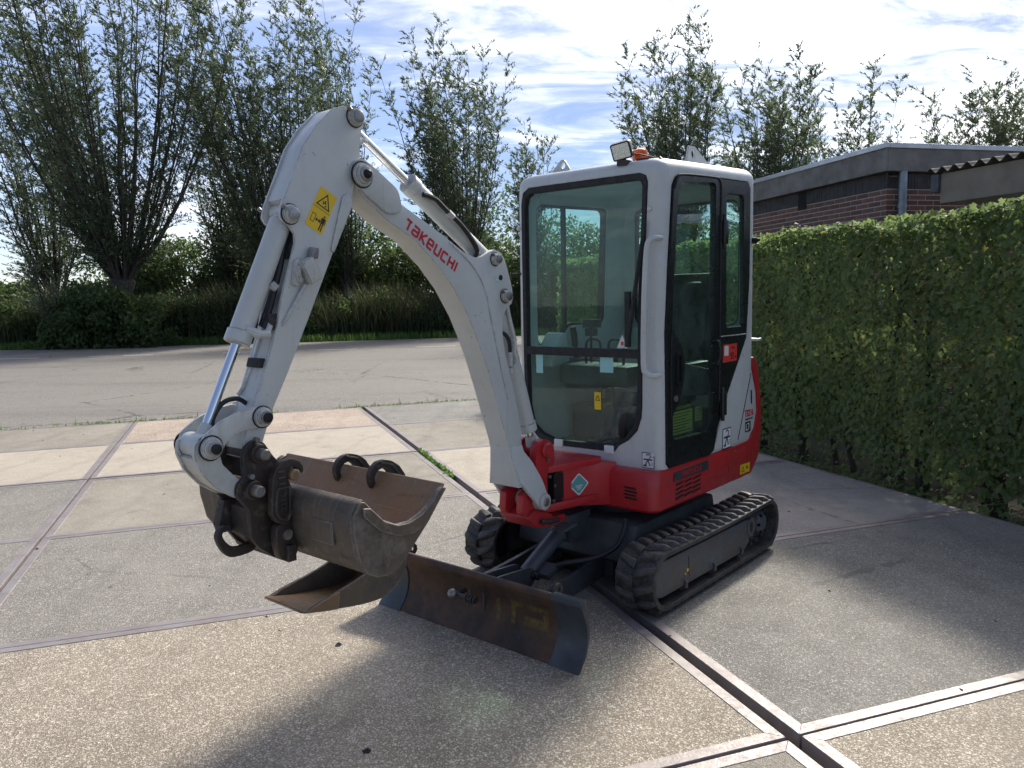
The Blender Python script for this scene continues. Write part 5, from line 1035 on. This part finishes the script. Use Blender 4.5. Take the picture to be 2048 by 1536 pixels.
# ---- linkage
RK = [(2.716, 1.190), (2.654, 1.232), (2.582, 1.258), (2.508, 1.266), (2.470, 1.258), (2.455, 1.228), (2.475, 1.195), (2.518, 1.190), (2.586, 1.183), (2.635, 1.157), (2.660, 1.118), (2.690, 1.100), (2.722, 1.115), (2.734, 1.150)]
for s in (1, -1): lk_ = MB().prism(round_poly(RK, .01, 2), *sorted((s*.070, s*.085))).build('rocker_link', 'white_worn', EX, .003)
lk_ = bpy.data.objects['rocker_link']
pin_end(2.492, 1.228, .085, .024, lk_, nut=False); pin_end(2.695, 1.146, .085, .026, lk_, nut=False)
for (x, z) in ((2.492, 1.228), (2.695, 1.146)): MB().lathe_y(x, z, [(.110, .020), (.126, .018), (.128, .008)], 12).build('grease_cap', 'darker', lk_)
MB().tube([(2.492, -.10, 1.228), (2.492, .10, 1.228)], .022, 14).build('link_pin', 'pin', lk_); MB().tube([(2.695, -.10, 1.146), (2.695, .10, 1.146)], .024, 14).build('link_pin', 'pin', lk_)
BK = [(2.742, 1.165), (2.748, 1.12), (2.725, 1.060), (2.680, 1.002), (2.610, .952), (2.56, .938), (2.528, .955), (2.528, .995), (2.582, 1.012), (2.613, 1.040), (2.647, 1.080), (2.656, 1.125), (2.68, 1.170), (2.715, 1.18)]
m = MB()
for s in (1, -1): m.prism(round_poly(BK, .01, 2), *sorted((s*.050, s*.069)))
m.prism([(2.738, 1.11), (2.718, 1.062), (2.675, 1.008), (2.62, .965), (2.63, .985), (2.67, 1.025), (2.70, 1.07), (2.722, 1.115)], -.0499, .0499)
m.lathe_y(2.695, 1.146, [(-.062, .044), (.062, .044)], 20)
bl_ = m.build('bucket_link', 'white_worn', EX, .003)
MB().tube(smooth_path([(2.50, .0, 1.27), (2.545, .01, 1.295), (2.60, .01, 1.285), (2.64, .01, 1.235), (2.645, .01, 1.19)], 5), .009, 8).build('loose_hose', 'hose', bl_)

# ---- quick coupler
CP = [(2.492, 1.135), (2.530, 1.150), (2.570, 1.130), (2.580, 1.09), (2.578, 1.02), (2.606, 1.000), (2.612, .961), (2.585, .925), (2.566, .90), (2.565, .80), (2.535, .755), (2.47, .70), (2.44, .72), (2.436, .90), (2.405, .985), (2.415, 1.03), (2.462, 1.085)]
m = MB()
for s in (1, -1): m.prism(round_poly(CP, .012, 2), *sorted((s*.066, s*.088)))
m.prism([(2.56, .90), (2.56, .80), (2.47, .71), (2.445, .74), (2.44, .90), (2.42, .99), (2.44, 1.0)], -.0655, .0655); m.box(2.435, 2.47, -.17, .17, .70, .76); m.box(2.43, 2.465, -.12, .12, .76, .90)
qc = m.build('quick_coupler', 'iron', EX, .0025)
for (x, z) in ((2.524, 1.101), (2.553, .974)):
    MB().lathe_y(x, z, [(-.112, .020), (-.111, .032), (-.088, .036), (.088, .037), (.111, .033), (.112, .020)], 20).build('coupler_boss', 'iron', qc); MB().lathe_y(x, z, [(.11, .021), (.145, .021), (.149, .017)], 18).build('coupler_pin', 'pin', qc)
    MB().ycyl(x+.005, z+.05, .010, .088, .108, 8).build('grease_nipple', 'pin', qc)
HK = [(2.588, .832), (2.604, .836), (2.622, .830), (2.636, .812), (2.638, .790), (2.626, .755), (2.604, .724), (2.574, .710), (2.50, .714), (2.48, .75), (2.545, .744), (2.580, .752), (2.604, .775), (2.616, .798), (2.612, .812), (2.600, .816), (2.590, .812), (2.582, .820)]
MB().prism(smooth_path(HK+[HK[0]], 3)[:-1], -.040, -.016).build('lifting_hook', 'iron', qc, .006)
MB().prism([(2.585, .92), (2.61, .83), (2.60, .80), (2.55, .80), (2.55, .92)], -.095, -.05).build('hook_plate', 'iron', qc, .005)
for yy in (.112, -.152):
    m = MB(); m.prism(round_poly([(2.50, .84), (2.44, .85), (2.41, .80), (2.415, .72), (2.445, .69), (2.49, .71), (2.505, .77)], .02, 3), yy, yy+.04)
    m.build('latch_jaw', 'iron', qc, .006)
for yy in (.153, ): MB().ycyl(2.46, .80, .020, yy-.01, yy+.008, 14).build('latch_pin', 'pin', qc)

# ---- wide ditching bucket
WB_out = [(2.385, .967), (2.415, .955), (2.436, .918), (2.436, .847), (2.415, .750), (2.385, .708), (2.341, .685), (2.295, .679), (2.255, .686), (2.20, .728), (2.091, .830), (2.008, .935)]
path_o = smooth_path(WB_out, 4); path_i = []
for k, p in enumerate(path_o):
    a = path_o[max(k-1, 0)]; b = path_o[min(k+1, len(path_o)-1)]; d = (b-a).normalized(); path_i.append(p+Vector((d.y, -d.x))*.012 if True else p)
cen = Vector((2.25, .85)); path_i = [p+(q if (q-cen).length < (p-cen).length else (p+(p-q)))-p for p, q in zip(path_o, path_i)]
wbk = MB().prism([tuple(p) for p in path_o]+[tuple(p) for p in path_i[::-1]], -.498, .498).build('bucket', 'bucket_out', EX, .003, 1)
lin_o = [tuple(p+(cen-p).normalized()*.0135) for p in path_o[2:]]; lin_i = [tuple(p+(cen-p).normalized()*.018) for p in path_o[2:]]
MB().prism(lin_o+lin_i[::-1], -.488, .488).build('bucket_lining', 'bucket_in', wbk)
SPL = [(2.399, .962), (2.41, .955), (2.437, .913), (2.436, .847), (2.413, .744), (2.385, .705), (2.341, .683), (2.295, .677), (2.255, .684), (2.20, .727), (2.091, .828), (2.008, .933), (2.025, .942), (2.05, .932), (2.075, .902), (2.13, .868), (2.19, .848), (2.25, .850), (2.31, .880), (2.36, .930), (2.385, .957)]
for s in (1, -1):
    sd_ = MB().prism(SPL, *sorted((s*.4985, s*.512))).build('side_plate', 'bucket_out', wbk, .002, 1)
    m = MB().prism([(2.008, .935), (2.032, .944), (2.055, .932), (2.078, .900), (2.135, .862), (2.195, .845), (2.25, .848), (2.31, .876), (2.37, .935), (2.40, .94), (2.40, .91), (2.33, .845), (2.25, .808), (2.18, .803), (2.11, .822)], *sorted((s*.5122, s*.522))); m.build('side_cutter', 'bucket_out', wbk, .002, 1)
MB().prism([(2.000, .945), (2.010, .952), (2.100, .842), (2.088, .832)], -.505, .505).build('cutting_edge', 'bucket_in', wbk, .002, 1)
EAR = [(2.512, 1.010), (2.523, .887), (2.503, .852), (2.462, .837), (2.438, .857), (2.432, .955), (2.443, .988), (2.452, 1.012), (2.448, 1.032), (2.431, 1.046), (2.412, 1.040), (2.405, 1.018), (2.384, 1.014), (2.383, 1.040), (2.400, 1.062), (2.432, 1.076), (2.470, 1.070), (2.498, 1.045)]
for s in (1, -1):
    e_ = MB().prism(round_poly(EAR, .008, 2), *sorted((s*.132, s*.162))).build('bucket_ear', 'iron', wbk, .003)
    if s > 0:
        m = MB(); pr = round_poly([(2.500, .975), (2.508, .89), (2.49, .865), (2.462, .855), (2.452, .870), (2.447, .975)], .008, 2)
        for a, b in zip(pr, pr[1:]+pr[:1]): m.tube([(a[0], .166, a[1]), (b[0], .166, b[1])], .005, 6)
        m.build('ear_rib', 'iron', wbk)
        MB().lathe_y(2.428, 1.016, [(.10, .02), (.176, .021), (.18, .016)], 16).build('ear_pin', 'bucket_in', wbk)
        for k in range(3): MB().tube([(2.492, .166, 1.005-.022*k+.03), (2.468, .168, 1.005-.022*k+.03)], .005, 6).build('ear_web', 'iron', wbk)
        text('lettering', '2116', .034, 'iron', wbk, (2.475, .1655, .925), (0, 0, 1), (1, 0, 0), .002)
MB().cyl((2.428, -.16, 1.016), (2.428, .165, 1.016), .019, 16).build('ear_shaft', 'iron', wbk)
m = MB()
for k, (a, b) in enumerate((((2.437, .88), (2.438, .80)),)): m.box(2.434, 2.442, .28, .40, .80, .88)
m.build('welded_patch', 'bucket_out', wbk, .002)

# ---- narrow trenching bucket hung on the wide one: a thing of its own
NB = empty('narrow_bucket', (.656, 4.752, 0), rad(229.5)); tag(NB, 'narrow rusty trenching bucket hooked over the rim of the wide bucket', 'bucket')
NO = [(2.412, .488), (2.246, .455), (2.124, .436), (2.027, .435), (1.959, .465), (1.913, .518), (1.900, .575), (1.898, .70), (1.905, .86)]
NI = [(1.975, .87), (1.975, .76), (1.995, .68), (2.040, .610), (2.100, .566), (2.16, .545), (2.22, .532), (2.345, .507)]
po_ = smooth_path(NO, 4); pi_ = [p+Vector((0, 0)) for p in po_]; cn = Vector((2.12, .60)); pi_ = [p+(cn-p).normalized()*.010 for p in po_]
MB().prism([tuple(p) for p in po_]+[tuple(p) for p in pi_[::-1]], -.072, .152).build('shell', 'bucket_out', NB, .001, 1)
MB().prism([tuple(p+(cn-p).normalized()*.0105) for p in po_[1:]]+[tuple(p+(cn-p).normalized()*.014) for p in po_[:0:-1]], -.070, .150).build('shell_lining', 'bucket_in', NB)
for (a, b) in ((-.084, -.0725), (.1525, .164)):
    MB().prism([tuple(p) for p in po_]+[tuple(p) for p in smooth_path(NI, 4)], a, b).build('side_plate', 'bucket_out', NB, .001, 1)
    c_, d_ = (b, b+.006) if a > 0 else (a-.006, a)
    MB().prism([(2.414, .489), (2.33, .470), (2.262, .458), (2.25, .525), (2.345, .508)], c_, d_).build('lip_plate', 'bucket_in', NB, .001, 1)
m = MB().prism([(2.425, .492), (2.33, .472), (2.33, .482), (2.415, .497)], -.086, .166); m.build('cutting_lip', 'bucket_in', NB, .001, 1)
for yy in (-.075, .145):
    HKN = [(2.056, .880), (2.074, .912), (2.076, .945), (2.060, .975), (2.030, .993), (1.995, .996), (1.955, .985), (1.915, .958), (1.885, .915), (1.880, .80), (1.945, .80), (1.962, .90), (1.975, .945), (2.000, .964), (2.030, .958), (2.048, .935), (2.046, .910), (2.036, .892)]
    MB().prism(round_poly(HKN, .008, 2), yy-.011, yy+.011).build('hook_ear', 'iron', NB, .002)
    m = MB().tube([(2.02, yy+.015, .988), (1.96, yy+.015, .97), (1.92, yy+.015, .92)], .006, 6); m.build('hook_rib', 'iron', NB)
